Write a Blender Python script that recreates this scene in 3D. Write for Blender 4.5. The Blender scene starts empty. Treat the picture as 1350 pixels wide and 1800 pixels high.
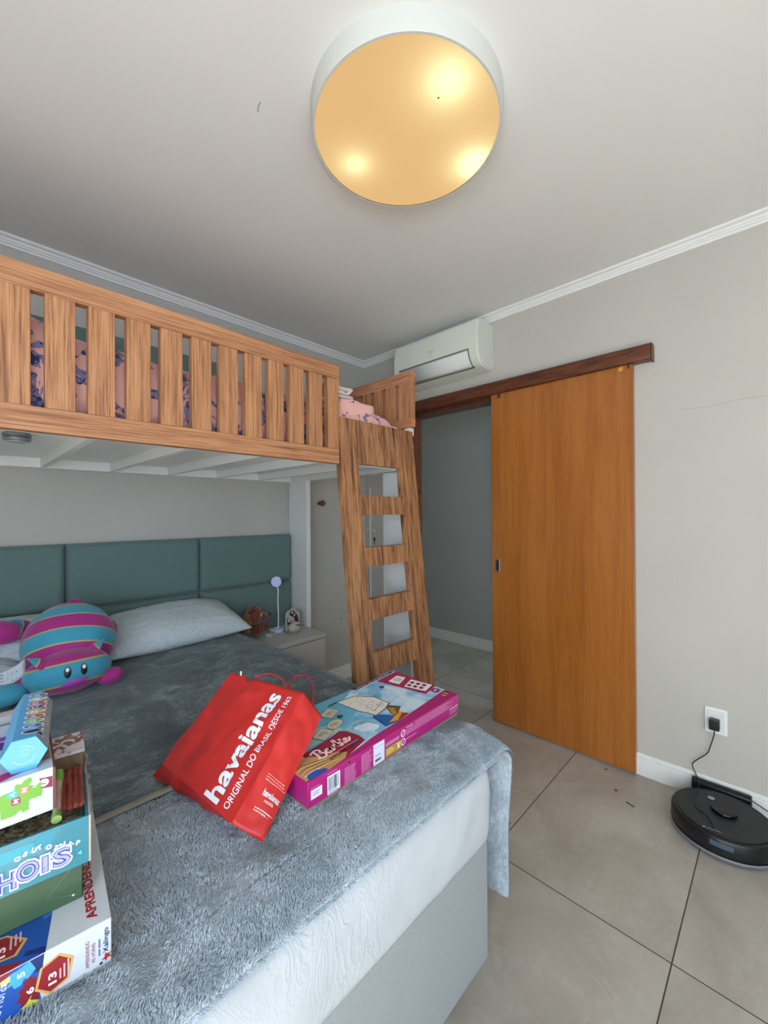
import bpy, bmesh, math, random
from mathutils import Vector, Matrix, noise
random.seed(7)
C = bpy.context.scene.collection
scene = bpy.context.scene
R = math.radians
CEIL = 2.665

# ------------------------------------------------------------------ camera
cam_data = bpy.data.cameras.new('camera')
cam = bpy.data.objects.new('camera', cam_data); C.objects.link(cam)
cam_data.sensor_fit = 'HORIZONTAL'; cam_data.sensor_width = 36
cam_data.lens = 723.4 / 1350 * 36
cam_data.clip_start = 0.02
_y, _p, _r = 0.80131, 0.0034347, -0.0056153
_f = Vector((math.sin(_y)*math.cos(_p), math.cos(_y)*math.cos(_p), math.sin(_p)))
_rt = Vector((math.cos(_y), -math.sin(_y), 0)); _up = _rt.cross(_f)
_r2 = _rt*math.cos(_r) + _up*math.sin(_r); _u2 = -_rt*math.sin(_r) + _up*math.cos(_r)
cam.matrix_world = Matrix(((_r2.x, _u2.x, -_f.x, 0), (_r2.y, _u2.y, -_f.y, 0), (_r2.z, _u2.z, -_f.z, 1.36), (0, 0, 0, 1)))
scene.camera = cam

# ------------------------------------------------------------------ light and exposure
SUN_POWER = 76.0; SKY_POWER = 1.2; WINDOW_POWER = 46.0; SIDE_POWER = 54.0; LAMP_POWER = 1.0
scene.view_settings.view_transform = 'Standard'; scene.view_settings.look = 'None'
scene.view_settings.gamma = 1.0; scene.view_settings.use_curve_mapping = False
scene.view_settings.exposure = 0.0
world = bpy.data.worlds.new('sky'); scene.world = world; world.use_nodes = True
_bg = world.node_tree.nodes['Background']
_bg.inputs[0].default_value = (0.62, 0.78, 1.0, 1); _bg.inputs[1].default_value = SKY_POWER
def light(name, kind, loc, direction, energy, color, **kw):
    d = bpy.data.lights.new(name, kind); d.energy = energy; d.color = color
    for k, v in kw.items(): setattr(d, k, v)
    o = bpy.data.objects.new(name, d); C.objects.link(o); o.location = loc
    o.rotation_euler = Vector(direction).to_track_quat('-Z', 'Y').to_euler()
    return o
light('sun', 'SUN', (0, -5, 6), (-0.25, 1.0, -0.75), SUN_POWER, (1.0, 0.98, 0.95), angle=R(0.6))
# daylight coming in through the balcony window behind the viewer
light('window_daylight', 'AREA', (-0.475, -2.22, 1.2), (0.12, 1, -0.60), WINDOW_POWER, (0.64, 0.82, 1.0), shape='RECTANGLE', size=1.5, size_y=1.9)
light('side_window_daylight', 'AREA', (-1.42, -0.55, 1.45), (1, 0.30, -0.42), SIDE_POWER, (0.66, 0.82, 1.0), shape='RECTANGLE', size=1.5, size_y=1.3)
light('hall_fill', 'AREA', (3.1, -1.2, 1.5), (0, 1, 0), 34, (0.72, 0.88, 1.0), shape='RECTANGLE', size=0.9, size_y=1.8)  # unseen fill lamp added to brighten the windowless hall

# ------------------------------------------------------------------ colour and material helpers
def lin(c):
    c = c/255.0
    return c/12.92 if c <= 0.04045 else ((c+0.055)/1.055)**2.4
def rgb(r, g, b): return (lin(r), lin(g), lin(b), 1)
def setin(n, name, v):
    if name in n.inputs: n.inputs[name].default_value = v
class NT:
    def __init__(s, name):
        s.m = bpy.data.materials.new(name); s.m.use_nodes = True
        s.t = s.m.node_tree; s.b = s.t.nodes['Principled BSDF']
    def n(s, kind, **kw):
        n = s.t.nodes.new(kind)
        for k, v in kw.items():
            if hasattr(n, k): setattr(n, k, v)
            else: setin(n, k.replace('_', ' '), v)
        return n
    def l(s, a, b): s.t.links.new(a, b)
    def coord(s, scale=(1, 1, 1), rot=(0, 0, 0), kind='Object', loc=(0, 0, 0)):
        c = s.n('ShaderNodeTexCoord'); m = s.n('ShaderNodeMapping')
        m.inputs['Scale'].default_value = scale; m.inputs['Rotation'].default_value = rot; m.inputs['Location'].default_value = loc
        s.l(c.outputs[kind], m.inputs[0]); return m.outputs[0]
    def noise(s, vec, scale, detail=4, rough=0.55, dist=0.0):
        n = s.n('ShaderNodeTexNoise'); n.inputs['Scale'].default_value = scale; n.inputs['Detail'].default_value = detail
        n.inputs['Roughness'].default_value = rough; n.inputs['Distortion'].default_value = dist
        if vec is not None: s.l(vec, n.inputs['Vector'])
        return n.outputs[0]
    def ramp(s, fac, stops, interp='LINEAR'):
        r = s.n('ShaderNodeValToRGB'); cr = r.color_ramp; cr.interpolation = interp
        while len(cr.elements) > 1: cr.elements.remove(cr.elements[-1])
        cr.elements[0].position = stops[0][0]; cr.elements[0].color = stops[0][1]
        for p, c in stops[1:]:
            e = cr.elements.new(p); e.color = c
        s.l(fac, r.inputs[0]); return r.outputs[0]
    def mix(s, fac, a, b, mode='MIX'):
        m = s.n('ShaderNodeMix'); m.data_type = 'RGBA'; m.blend_type = mode
        for sock, v in ((m.inputs[0], fac), (m.inputs[6], a), (m.inputs[7], b)):
            if hasattr(v, 'is_output'): s.l(v, sock)
            else: sock.default_value = v
        return m.outputs[2]
    def math(s, op, a, b=0.0, clamp=False):
        m = s.n('ShaderNodeMath'); m.operation = op; m.use_clamp = clamp
        for i, v in enumerate((a, b)):
            if hasattr(v, 'is_output'): s.l(v, m.inputs[i])
            else: m.inputs[i].default_value = v
        return m.outputs[0]
    def bump(s, h, strength=0.2, dist=0.01):
        b = s.n('ShaderNodeBump'); b.inputs['Strength'].default_value = strength; b.inputs['Distance'].default_value = dist
        s.l(h, b.inputs['Height']); s.l(b.outputs[0], s.b.inputs['Normal']); return b
_pl = {}
def plain(name, col, rough=0.5, metal=0.0, vary=0.06, nscale=30, bump=0.0, spec=0.5, sheen=0.0, coat=0.0, trans=0.0):
    if name in _pl: return _pl[name]
    t = NT(name); v = t.noise(t.coord(), nscale, 3)
    d = tuple(max(0, c*(1-vary)) for c in col[:3])+(1,); u = tuple(min(1, c*(1+vary)) for c in col[:3])+(1,)
    t.l(t.ramp(v, [(0.3, d), (0.7, u)]), t.b.inputs['Base Color'])
    t.b.inputs['Roughness'].default_value = rough; t.b.inputs['Metallic'].default_value = metal
    setin(t.b, 'Specular IOR Level', spec); setin(t.b, 'Sheen Weight', sheen); setin(t.b, 'Coat Weight', coat)
    if trans: setin(t.b, 'Transmission Weight', trans)
    if bump: t.bump(v, bump, 0.002)
    _pl[name] = t.m; return t.m
def wood(name, light_c, mid_c, dark_c, scale, gscale=1.0, rough=0.45, coat=0.0, ringmix=0.5, bump=0.12):
    """scale: stretched object coordinates, small along the grain"""
    t = NT(name); v = t.coord(scale)
    a = t.noise(v, 5*gscale, 5, 0.6, 0.6); fine = t.noise(v, 42*gscale, 3, 0.6)
    w = t.noise(v, 15*gscale, 3, 0.55, 0.25)
    f = t.math('ADD', t.math('MULTIPLY', a, 1-ringmix), t.math('MULTIPLY', w, ringmix))
    f2 = t.math('ADD', t.math('MULTIPLY', f, 0.75), t.math('MULTIPLY', fine, 0.25))
    t.l(t.ramp(f2, [(0.40, dark_c), (0.48, mid_c), (0.57, light_c)]), t.b.inputs['Base Color'])
    t.b.inputs['Roughness'].default_value = rough; setin(t.b, 'Coat Weight', coat)
    t.bump(fine, bump, 0.002); return t.m
def wall_mat(name, col, vary=0.03, bump=0.08):
    t = NT(name); v = t.coord(); n = t.noise(v, 2.2, 4); g = t.noise(v, 260, 2)
    d = tuple(c*(1-vary) for c in col[:3])+(1,); u = tuple(min(1, c*(1+vary)) for c in col[:3])+(1,)
    t.l(t.ramp(n, [(0.3, d), (0.7, u)]), t.b.inputs['Base Color']); t.b.inputs['Roughness'].default_value = 0.75
    setin(t.b, 'Specular IOR Level', 0.25)
    t.bump(g, bump, 0.0015); return t.m

M_wall = wall_mat('warm grey wall paint', rgb(192, 187, 178))
M_ceil = wall_mat('ceiling paint', rgb(226, 225, 221), 0.012)
M_trim = plain('white trim paint', rgb(234, 232, 227), 0.45, vary=0.015)
M_white = plain('white melamine board', rgb(238, 236, 231), 0.35, vary=0.015)
M_jamb = wood('dark reddish wood', rgb(110, 58, 30), rgb(88, 42, 22), rgb(58, 26, 14), (6, 0.6, 6), 1.0, 0.4, 0.15)
M_door = wood('orange veneer', rgb(170, 104, 43), rgb(162, 96, 36), rgb(151, 87, 31), (1.6, 1.6, 0.10), 1.6, 0.3, 0.25, 0.12, 0.02)
M_railh = wood('oak laminate along', rgb(184, 132, 92), rgb(160, 108, 71), rgb(122, 78, 50), (0.32, 9, 14), 1.0, 0.55, 0, 0.5)
M_railv = wood('oak laminate upright', rgb(186, 134, 92), rgb(160, 108, 70), rgb(120, 77, 48), (14, 9, 0.32), 1.0, 0.55, 0, 0.5)
M_endh = wood('oak laminate along the depth', rgb(196, 140, 104), rgb(172, 116, 82), rgb(132, 84, 58), (9, 0.32, 14), 1.0, 0.55, 0, 0.5)
M_ladv = wood('walnut laminate upright', rgb(172, 124, 82), rgb(138, 91, 57), rgb(76, 46, 28), (9, 2, 0.45), 0.8, 0.5, 0, 0.55, 0.08)
M_ladside = wood('walnut edge band', rgb(160, 122, 96), rgb(136, 98, 76), rgb(100, 66, 48), (10, 10, 0.8), 1.0, 0.5)

def floor_mat():
    t = NT('large stone floor tiles'); c = t.n('ShaderNodeTexCoord'); sp = t.n('ShaderNodeSeparateXYZ'); t.l(c.outputs['Object'], sp.inputs[0])
    def line(sock, off, per, w):
        u = t.math('DIVIDE', t.math('SUBTRACT', sock, off), per)
        fr = t.math('FRACT', t.math('ADD', u, 100.0))
        d = t.math('MINIMUM', fr, t.math('SUBTRACT', 1.0, fr))
        return t.math('LESS_THAN', t.math('MULTIPLY', d, per), w), t.math('FLOOR', t.math('ADD', u, 100.0))
    lx, ix = line(sp.outputs[0], 1.490, 1.2, 0.0019); ly, iy = line(sp.outputs[1], 0.2485, 0.6, 0.0019)
    g = t.math('MAXIMUM', lx, ly)
    cm = t.n('ShaderNodeCombineXYZ'); t.l(t.math('MULTIPLY', ix, 3.7), cm.inputs[0]); t.l(t.math('MULTIPLY', iy, 5.3), cm.inputs[1])
    va = t.n('ShaderNodeVectorMath'); va.operation = 'ADD'; t.l(c.outputs['Object'], va.inputs[0]); t.l(cm.outputs[0], va.inputs[1])
    v = va.outputs[0]
    n1 = t.noise(v, 2.3, 8, 0.65, 0.8); n2 = t.noise(v, 30, 4, 0.6)
    base = t.ramp(n1, [(0.3, rgb(160, 152, 140)), (0.5, rgb(178, 171, 159)), (0.72, rgb(196, 190, 179))])
    vein = t.noise(v, 1.3, 7, 0.62, 2.2)
    vm = t.math('SUBTRACT', 1.0, t.math('MULTIPLY', t.math('ABSOLUTE', t.math('SUBTRACT', vein, 0.52)), 70.0), True)
    base = t.mix(t.math('MULTIPLY', vm, t.math('MULTIPLY', n1, 0.34)), base, rgb(214, 208, 196))
    base = t.mix(t.math('MULTIPLY', n2, 0.16), base, rgb(120, 110, 100))
    t.l(t.mix(g, base, rgb(72, 62, 52)), t.b.inputs['Base Color'])
    t.l(t.math('ADD', 0.33, t.math('MULTIPLY', g, 0.4)), t.b.inputs['Roughness'])
    setin(t.b, 'Specular IOR Level', 0.4)
    t.bump(t.math('SUBTRACT', 1.0, g), 0.5, 0.001); return t.m
M_floor = floor_mat()

# ------------------------------------------------------------------ object helpers
def tag(o, label=None, cat=None, group=None, kind=None):
    if label: o['label'] = label
    if cat: o['category'] = cat
    if group: o['group'] = group
    if kind: o['kind'] = kind
    return o
def thing(name, label, cat, loc=(0, 0, 0), group=None):
    o = bpy.data.objects.new(name, None); C.objects.link(o); o.location = loc; o.empty_display_size = 0.05
    WM[o] = Matrix.Translation(loc)
    return tag(o, label, cat, group)
WM = {}
def root_loc(p): return WM[p].translation.copy() if p is not None else Vector((0, 0, 0))
def link(name, bm, mats, parent=None, loc=None, smooth=None, bevel=0.0, seg=2, mat=None):
    """bm vertices are in world coordinates; the object's own origin is loc (or its parent's origin)"""
    base = root_loc(parent)
    org = Vector(loc) if loc is not None else (base if parent else Vector((0, 0, 0)))
    if mat is None: bmesh.ops.translate(bm, verts=bm.verts, vec=-org)
    me = bpy.data.meshes.new(name); bm.normal_update(); bm.to_mesh(me); bm.free()
    for m in (mats if isinstance(mats, (list, tuple)) else [mats]): me.materials.append(m)
    o = bpy.data.objects.new(name, me); C.objects.link(o)
    if parent: o.parent = parent
    wm = mat.copy() if mat is not None else Matrix.Translation(org)
    WM[o] = wm; o.matrix_basis = (WM[parent].inverted() @ wm) if parent else wm
    if smooth is not None:
        for p in me.polygons: p.use_smooth = True
        if smooth < 180:
            me.set_sharp_from_angle(angle=R(smooth))
    if bevel:
        b = o.modifiers.new('bevel', 'BEVEL'); b.width = bevel; b.segments = seg; b.limit_method = 'ANGLE'; b.angle_limit = R(40)
        if smooth is None:
            for p in me.polygons: p.use_smooth = True
            me.set_sharp_from_angle(angle=R(30))
    return o
def box(bm, x0, x1, y0, y1, z0, z1, M=None, mi=0):
    vs = [bm.verts.new(Vector(p) if M is None else M @ Vector(p)) for p in
          ((x0, y0, z0), (x1, y0, z0), (x1, y1, z0), (x0, y1, z0), (x0, y0, z1), (x1, y0, z1), (x1, y1, z1), (x0, y1, z1))]
    for f in ((0, 3, 2, 1), (4, 5, 6, 7), (0, 1, 5, 4), (1, 2, 6, 5), (2, 3, 7, 6), (3, 0, 4, 7)):
        fc = bm.faces.new([vs[i] for i in f]); fc.material_index = mi
def B(*boxes, M=None):
    bm = bmesh.new()
    for b in boxes: box(bm, *b[:6], M=M, mi=(b[6] if len(b) > 6 else 0))
    return bm
def struct(name, bm, m, bevel=0):
    return tag(link(name, bm, m, bevel=bevel), kind='structure')
def prism(bm, pts, z0, z1, M=None, mi=0):
    """pts: 2-D outline in x,y extruded along z, then M"""
    M = M or Matrix()
    a = [bm.verts.new(M @ Vector((x, y, z0))) for x, y in pts]; b = [bm.verts.new(M @ Vector((x, y, z1))) for x, y in pts]
    n = len(pts); fs = [bm.faces.new(a[::-1]), bm.faces.new(b)]
    for i in range(n): fs.append(bm.faces.new((a[i], a[(i+1) % n], b[(i+1) % n], b[i])))
    for f in fs: f.material_index = mi
def lathe(bm, prof, c=(0, 0, 0), n=32, M=None, mi=0, cap=True):
    """prof: list of (r, z)"""
    M = M or Matrix(); rings = []
    for r, z in prof:
        rings.append([bm.verts.new(M @ Vector((c[0]+max(r, 1e-5)*math.cos(2*math.pi*i/n), c[1]+max(r, 1e-5)*math.sin(2*math.pi*i/n), c[2]+z))) for i in range(n)])
    for a, b in zip(rings, rings[1:]):
        for i in range(n): bm.faces.new((a[i], a[(i+1) % n], b[(i+1) % n], b[i])).material_index = mi
    if cap:
        bm.faces.new(rings[0][::-1]).material_index = mi; bm.faces.new(rings[-1]).material_index = mi
def tube(bm, pts, r, n=8, mi=0):
    pts = [Vector(p) for p in pts]; rings = []
    up = Vector((0.13, 0.2, 1)).normalized()
    for i, p in enumerate(pts):
        t = (pts[min(i+1, len(pts)-1)] - pts[max(i-1, 0)]).normalized()
        a = t.cross(up)
        if a.length < 1e-3: a = t.cross(Vector((1, 0, 0)))
        a.normalize(); b = t.cross(a)
        rr = r[i] if isinstance(r, (list, tuple)) else r
        rings.append([bm.verts.new(p + a*rr*math.cos(2*math.pi*k/n) + b*rr*math.sin(2*math.pi*k/n)) for k in range(n)])
    for a, b in zip(rings, rings[1:]):
        for k in range(n): bm.faces.new((a[k], a[(k+1) % n], b[(k+1) % n], b[k])).material_index = mi
    bm.faces.new(rings[0][::-1]).material_index = mi; bm.faces.new(rings[-1]).material_index = mi
def spline(pts, n=8):
    P = [Vector(p) for p in pts]; P = [P[0]] + P + [P[-1]]; out = []
    for i in range(1, len(P)-2):
        for k in range(n):
            t = k/n; a, b, c, d = P[i-1], P[i], P[i+1], P[i+2]
            out.append(0.5*((2*b)+(-a+c)*t+(2*a-5*b+4*c-d)*t*t+(-a+3*b-3*c+d)*t**3))
    out.append(P[-2]); return out
def ball(bm, c, r, sub=3, M=None, nz=0.0, seed=0, mi=0):
    r = Vector(r) if not isinstance(r, (int, float)) else Vector((r, r, r))
    k = bmesh.ops.create_icosphere(bm, subdivisions=sub, radius=1)
    for v in k['verts']:
        p = v.co.copy()
        if nz: p *= 1 + nz*noise.noise(p*2.3+Vector((seed, 0, 0)))
        p = Vector((p.x*r.x, p.y*r.y, p.z*r.z))
        if M is not None: p = M @ p
        v.co = p + Vector(c)
    for v in k['verts']:
        for f in v.link_faces: f.material_index = mi

# flat print on a plane: polygons, strokes and lettering, a fraction of a millimetre above the board
_txt = {}
def text_geo(body, bold=0.0):
    key = (body, bold)
    if key not in _txt:
        cu = bpy.data.curves.new('t', 'FONT'); cu.body = body; cu.size = 1; cu.offset = bold; cu.resolution_u = 3
        o = bpy.data.objects.new('t', cu); C.objects.link(o)
        me = bpy.data.meshes.new_from_object(o.evaluated_get(bpy.context.evaluated_depsgraph_get()))
        vs = [v.co.copy() for v in me.vertices]; fs = [tuple(p.vertices) for p in me.polygons]
        bpy.data.objects.remove(o); bpy.data.curves.remove(cu); bpy.data.meshes.remove(me)
        if vs:
            x0 = min(v.x for v in vs); x1 = max(v.x for v in vs); y0 = min(v.y for v in vs); y1 = max(v.y for v in vs)
        else: x0 = x1 = y0 = y1 = 0
        _txt[key] = (vs, fs, (x0, x1, y0, y1))
    return _txt[key]
def ink(r, g, b): return plain('print %d %d %d' % (r, g, b), rgb(r, g, b), 0.42, vary=0.0)
class Art:
    """units: millimetres on the face (O = lower left, ux to the right, uy upwards)"""
    def __init__(s, O=None, ux=None, uy=None, fn=None, cut=0):
        s.bm = bmesh.new(); s.mats = []; s.k = 0; s.cut = cut
        if cut: s.real = fn; fn = lambda x, y, h: Vector((x, y, h))
        if fn is None:
            O = Vector(O); ux = Vector(ux).normalized(); uy = Vector(uy).normalized(); n = ux.cross(uy)
            s.fn = lambda x, y, h: O + ux*x*0.001 + uy*y*0.001 + n*h
        else: s.fn = fn
    def mi(s, c):
        m = c if not isinstance(c, tuple) else ink(*c)
        if m not in s.mats: s.mats.append(m)
        return s.mats.index(m)
    def h(s):
        if not getattr(s, 'hold', False): s.k += 1
        return 0.0002 + 0.00002*s.k
    def poly(s, c, pts):
        h = s.h(); f = s.bm.faces.new([s.bm.verts.new(s.fn(x, y, h)) for x, y in pts]); f.material_index = s.mi(c)
        f.normal_update()
    def rect(s, c, x0, y0, x1, y1, r=0, rot=0):
        cx, cy = (x0+x1)/2, (y0+y1)/2; w, hh = abs(x1-x0)/2, abs(y1-y0)/2
        if r:
            pts = []
            for sx, sy, a0 in ((1, 1, 0), (-1, 1, 90), (-1, -1, 180), (1, -1, 270)):
                for k in range(4):
                    a = R(a0+k*30); pts.append((sx*(w-r)+r*math.cos(a), sy*(hh-r)+r*math.sin(a)))
        else: pts = [(-w, -hh), (w, -hh), (w, hh), (-w, hh)]
        ca, sa = math.cos(R(rot)), math.sin(R(rot))
        s.poly(c, [(cx+x*ca-y*sa, cy+x*sa+y*ca) for x, y in pts])
    def disc(s, c, x, y, rx, ry=None, n=22, rot=0):
        ry = ry or rx; ca, sa = math.cos(R(rot)), math.sin(R(rot))
        s.poly(c, [(x+rx*math.cos(2*math.pi*i/n)*ca-ry*math.sin(2*math.pi*i/n)*sa, y+rx*math.cos(2*math.pi*i/n)*sa+ry*math.sin(2*math.pi*i/n)*ca) for i in range(n)])
    def stroke(s, c, pts, w, smooth=0, taper=False):
        P = [Vector((x, y, 0)) for x, y in pts]
        if smooth: P = spline(P, smooth)
        h = s.h(); mi = s.mi(c); L = []; n = len(P)
        for i, p in enumerate(P):
            t = (P[min(i+1, n-1)]-P[max(i-1, 0)]); t = t.normalized() if t.length > 1e-9 else Vector((1, 0, 0))
            ww = w*(0.35+0.65*math.sin(math.pi*i/(n-1))) if taper else w
            q = Vector((-t.y, t.x, 0))*ww/2
            L.append((s.bm.verts.new(s.fn(p.x+q.x, p.y+q.y, h)), s.bm.verts.new(s.fn(p.x-q.x, p.y-q.y, h))))
        for a, b in zip(L, L[1:]): s.bm.faces.new((a[0], a[1], b[1], b[0])).material_index = mi
    def text(s, c, body, x, y, height, width=None, rot=0, bold=0.0, shear=0.0, center=False):
        """lower-left corner of the word's own box at x,y; height and width of that box in mm"""
        vs, fs, (x0, x1, y0, y1) = text_geo(body, bold)
        if not fs: return
        sy = height/(y1-y0); sx = width/(x1-x0) if width else sy
        ca, sa = math.cos(R(rot)), math.sin(R(rot)); h = s.h(); mi = s.mi(c); V = []
        dx = (x1-x0)*sx/2 if center else 0; dy = height/2 if center else 0
        for v in vs:
            a, b = (v.x-x0)*sx-dx, (v.y-y0)*sy-dy; a += shear*b
            V.append(s.bm.verts.new(s.fn(x+a*ca-b*sa, y+a*sa+b*ca, h)))
        for f in fs:
            try: s.bm.faces.new([V[i] for i in f]).material_index = mi
            except ValueError: pass
    def lines(s, c, x0, y0, x1, y1, n, rot=0, seed=1, w=None):
        """a block of small unreadable copy as broken rows"""
        rnd = random.Random(seed); step = (y1-y0)/n; w = w or step*0.45; s.k += 1; s.hold = True
        for i in range(n):
            x = x0; y = y0+step*(i+0.5); end = x0+(x1-x0)*(0.75+0.25*rnd.random())
            while x < end-1:
                L = min(rnd.uniform(2, 7), end-x); s.stroke(c, [(x, y), (x+L, y)], w); x += L+1.1
        s.hold = False
    def done(s, name, parent):
        if s.cut:
            xs = [v.co.x for v in s.bm.verts]; ys = [v.co.y for v in s.bm.verts]
            for i in range(int(min(xs)//s.cut)+1, int(max(xs)//s.cut)+1):
                bmesh.ops.bisect_plane(s.bm, geom=s.bm.verts[:]+s.bm.edges[:]+s.bm.faces[:], plane_co=(i*s.cut, 0, 0), plane_no=(1, 0, 0))
            for i in range(int(min(ys)//s.cut)+1, int(max(ys)//s.cut)+1):
                bmesh.ops.bisect_plane(s.bm, geom=s.bm.verts[:]+s.bm.edges[:]+s.bm.faces[:], plane_co=(0, i*s.cut, 0), plane_no=(0, 1, 0))
            bmesh.ops.triangulate(s.bm, faces=s.bm.faces)
            for v in s.bm.verts: v.co = s.real(v.co.x, v.co.y, v.co.z)
        return link(name, s.bm, s.mats, parent)

# ------------------------------------------------------------------ room shell
WX, WY = 2.46, 2.61           # door wall and headboard wall
LX, RY = -1.30, -2.10         # left wall, window wall behind the viewer
struct('floor', B((LX-0.1, 3.72, RY-0.1, 4.2, -0.08, 0.0)), M_floor)
struct('ceiling', B((LX-0.1, 3.72, RY-0.1, 4.2, CEIL, CEIL+0.1)), M_ceil)
struct('wall_back', B((LX-0.1, WX+0.0, WY, WY+0.1, 0, CEIL)), M_wall)
struct('wall_left', B((LX-0.1, LX, RY-0.1, -1.35, 0, CEIL), (LX-0.1, LX, 0.25, WY, 0, CEIL), (LX-0.1, LX, -1.35, 0.25, 0, 0.75), (LX-0.1, LX, -1.35, 0.25, 2.15, CEIL)), M_wall)
DY0, DY1, DZ = 1.22, 2.10, 2.14
struct('wall_right', B((WX, WX+0.12, RY-0.1, DY0, 0, CEIL), (WX, WX+0.12, DY1, 4.1, 0, CEIL), (WX, WX+0.12, DY0, DY1, DZ, CEIL)), M_wall)
W0, W1, WT = -1.25, 0.30, 2.15
struct('wall_front', B((LX, W0, RY-0.1, RY, 0, CEIL), (W1, WX, RY-0.1, RY, 0, CEIL), (W0, W1, RY-0.1, RY, WT, CEIL), (W0, W1, RY-0.1, RY, 0, 0.12)), M_wall)
M_hall = wall_mat('hall wall paint', rgb(178, 178, 172))
struct('wall_hall', B((3.62, 3.72, RY-0.1, 4.2, 0, CEIL), (WX, 3.62, 4.1, 4.2, 0, CEIL), (WX+0.12, 3.62, RY-0.1, RY, 0, CEIL)), M_hall)
wf = struct('window_1', B((W0, W1, RY-0.08, RY-0.03, 0.12, 0.17), (W0, W1, RY-0.08, RY-0.03, WT-0.05, WT), (W0, W0+0.05, RY-0.08, RY-0.03, 0.17, WT-0.05),
                     (W1-0.05, W1, RY-0.08, RY-0.03, 0.17, WT-0.05), ((W0+W1)/2-0.03, (W0+W1)/2+0.03, RY-0.08, RY-0.03, 0.17, WT-0.05)), M_trim)
struct('window_2', B((LX-0.08, LX-0.03, -1.35, 0.25, 0.75, 0.80), (LX-0.08, LX-0.03, -1.35, 0.25, 2.10, 2.15), (LX-0.08, LX-0.03, -1.35, -1.30, 0.80, 2.10), (LX-0.08, LX-0.03, 0.20, 0.25, 0.80, 2.10), (LX-0.08, LX-0.03, -0.575, -0.525, 0.80, 2.10)), M_trim)
# crown moulding: stepped profile (distance from wall, depth below ceiling), mitred at the corner
def crown(name, y_run, x_run):
    prof = [(0, -0.043), (0.011, -0.043), (0.013, -0.034), (0.021, -0.031), (0.022, -0.025), (0.029, -0.022), (0.031, -0.014), (0.048, -0.010), (0.050, 0), (0, 0)]
    bm = bmesh.new(); loops = []
    for (x, y, sx, sy) in y_run: loops.append([bm.verts.new((x+sx*d, y+sy*d, CEIL+z)) for d, z in prof])
    for a, b in zip(loops, loops[1:]):
        for i in range(len(prof)): bm.faces.new((a[i], a[(i+1) % len(prof)], b[(i+1) % len(prof)], b[i]))
    bm.faces.new(loops[0]); bm.faces.new(loops[-1][::-1]); bmesh.ops.recalc_face_normals(bm, faces=bm.faces)
    return struct(name, bm, M_trim)
crown('trim_1', [(LX, WY, 1, -1), (WX, WY, -1, -1)], None)
crown('trim_2', [(WX, WY, -1, -1), (WX, RY, -1, 1)], None)
crown('trim_3', [(LX, WY, 1, -1), (LX, RY, 1, 1)], None)
def skirting(name, boxes): return struct(name, B(*boxes), M_trim, bevel=0.003)
skirting('baseboard_right', [(WX-0.015, WX, RY, DY0, 0, 0.09), (WX-0.010, WX, RY, DY0, 0.09, 0.112), (WX-0.015, WX, DY1, WY, 0, 0.09), (WX-0.010, WX, DY1, WY, 0.09, 0.112)])
skirting('baseboard_back', [(LX, WX-0.015, WY-0.015, WY, 0, 0.09), (LX, WX-0.015, WY-0.010, WY, 0.09, 0.112)])
skirting('baseboard_hall', [(3.605, 3.62, RY, 4.1, 0, 0.088), (3.610, 3.62, RY, 4.1, 0.088, 0.108)])
# doorway lining
struct('trim_4', B((WX-0.012, WX+0.125, DY1-0.02, DY1+0.035, 0, DZ), (WX-0.0, WX+0.13, DY0-0.0, DY0+0.03, 0, DZ), (WX, WX+0.13, DY0, DY1, DZ-0.03, DZ)), M_jamb, bevel=0.002)

# sliding door, its track cover
d = tag(link('door_1', B((2.422, 2.455, 0.552, 1.366, 0.012, 2.15)), M_door, loc=(2.44, 0.96, 0.012), bevel=0.002), kind='structure')
M_steel = plain('brushed steel', rgb(190, 192, 195), 0.3, 1.0)
M_brass = plain('brass plate', rgb(232, 190, 100), 0.25, 0.9)
M_dark = plain('dark recess', rgb(40, 40, 42), 0.5)
bm = bmesh.new(); pts = []
for sgn, a0 in ((1, 0), (-1, 180)):
    for k in range(9): a = R(a0+k*22.5); pts.append((0.0155*math.cos(a), sgn*0.030+0.0155*math.sin(a)))
Mh = Matrix.Translation((2.4225, 1.326, 1.021)) @ Matrix(((0, 0, -1, 0), (-1, 0, 0, 0), (0, 1, 0, 0), (0, 0, 0, 1)))
prism(bm, pts, 0, 0.003, Mh)
h = link('door_handle', bm, M_steel, d, bevel=0.0008)
bm = bmesh.new(); prism(bm, [(x*0.62, y*0.78) for x, y in pts], 0.0028, 0.0036, Mh); link('handle_recess', bm, M_dark, h)
link('hanger_plate', B((2.4185, 2.423, 0.597, 0.617, 2.100, 2.128), (2.417, 2.419, 0.602, 0.606, 2.106, 2.110)), M_brass, d)
link('hanger_plate', B((2.4195, 2.423, 1.300, 1.318, 2.098, 2.128)), plain('aged hanger', rgb(96, 60, 40), 0.5, 0.4), d)
link('hanger_plate', B((2.4205, 2.423, 0.567, 0.575, 2.106, 2.128)), M_dark, d)
bm = bmesh.new()
prism(bm, [(2.459, 2.126), (2.459, 2.208), (2.408, 2.208), (2.396, 2.200), (2.396, 2.132), (2.402, 2.126)], -2.06, -0.468, Matrix(((1, 0, 0, 0), (0, 0, -1, 0), (0, 1, 0, 0), (0, 0, 0, 1))))
t_ = tag(link('trim_5', bm, M_jamb, loc=(2.43, 1.26, 2.16), bevel=0.004, seg=3), kind='structure')
link('end_cap', B((2.402, 2.455, 0.462, 0.4675, 2.118, 2.205)), M_jamb, t_, bevel=0.002)

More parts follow.
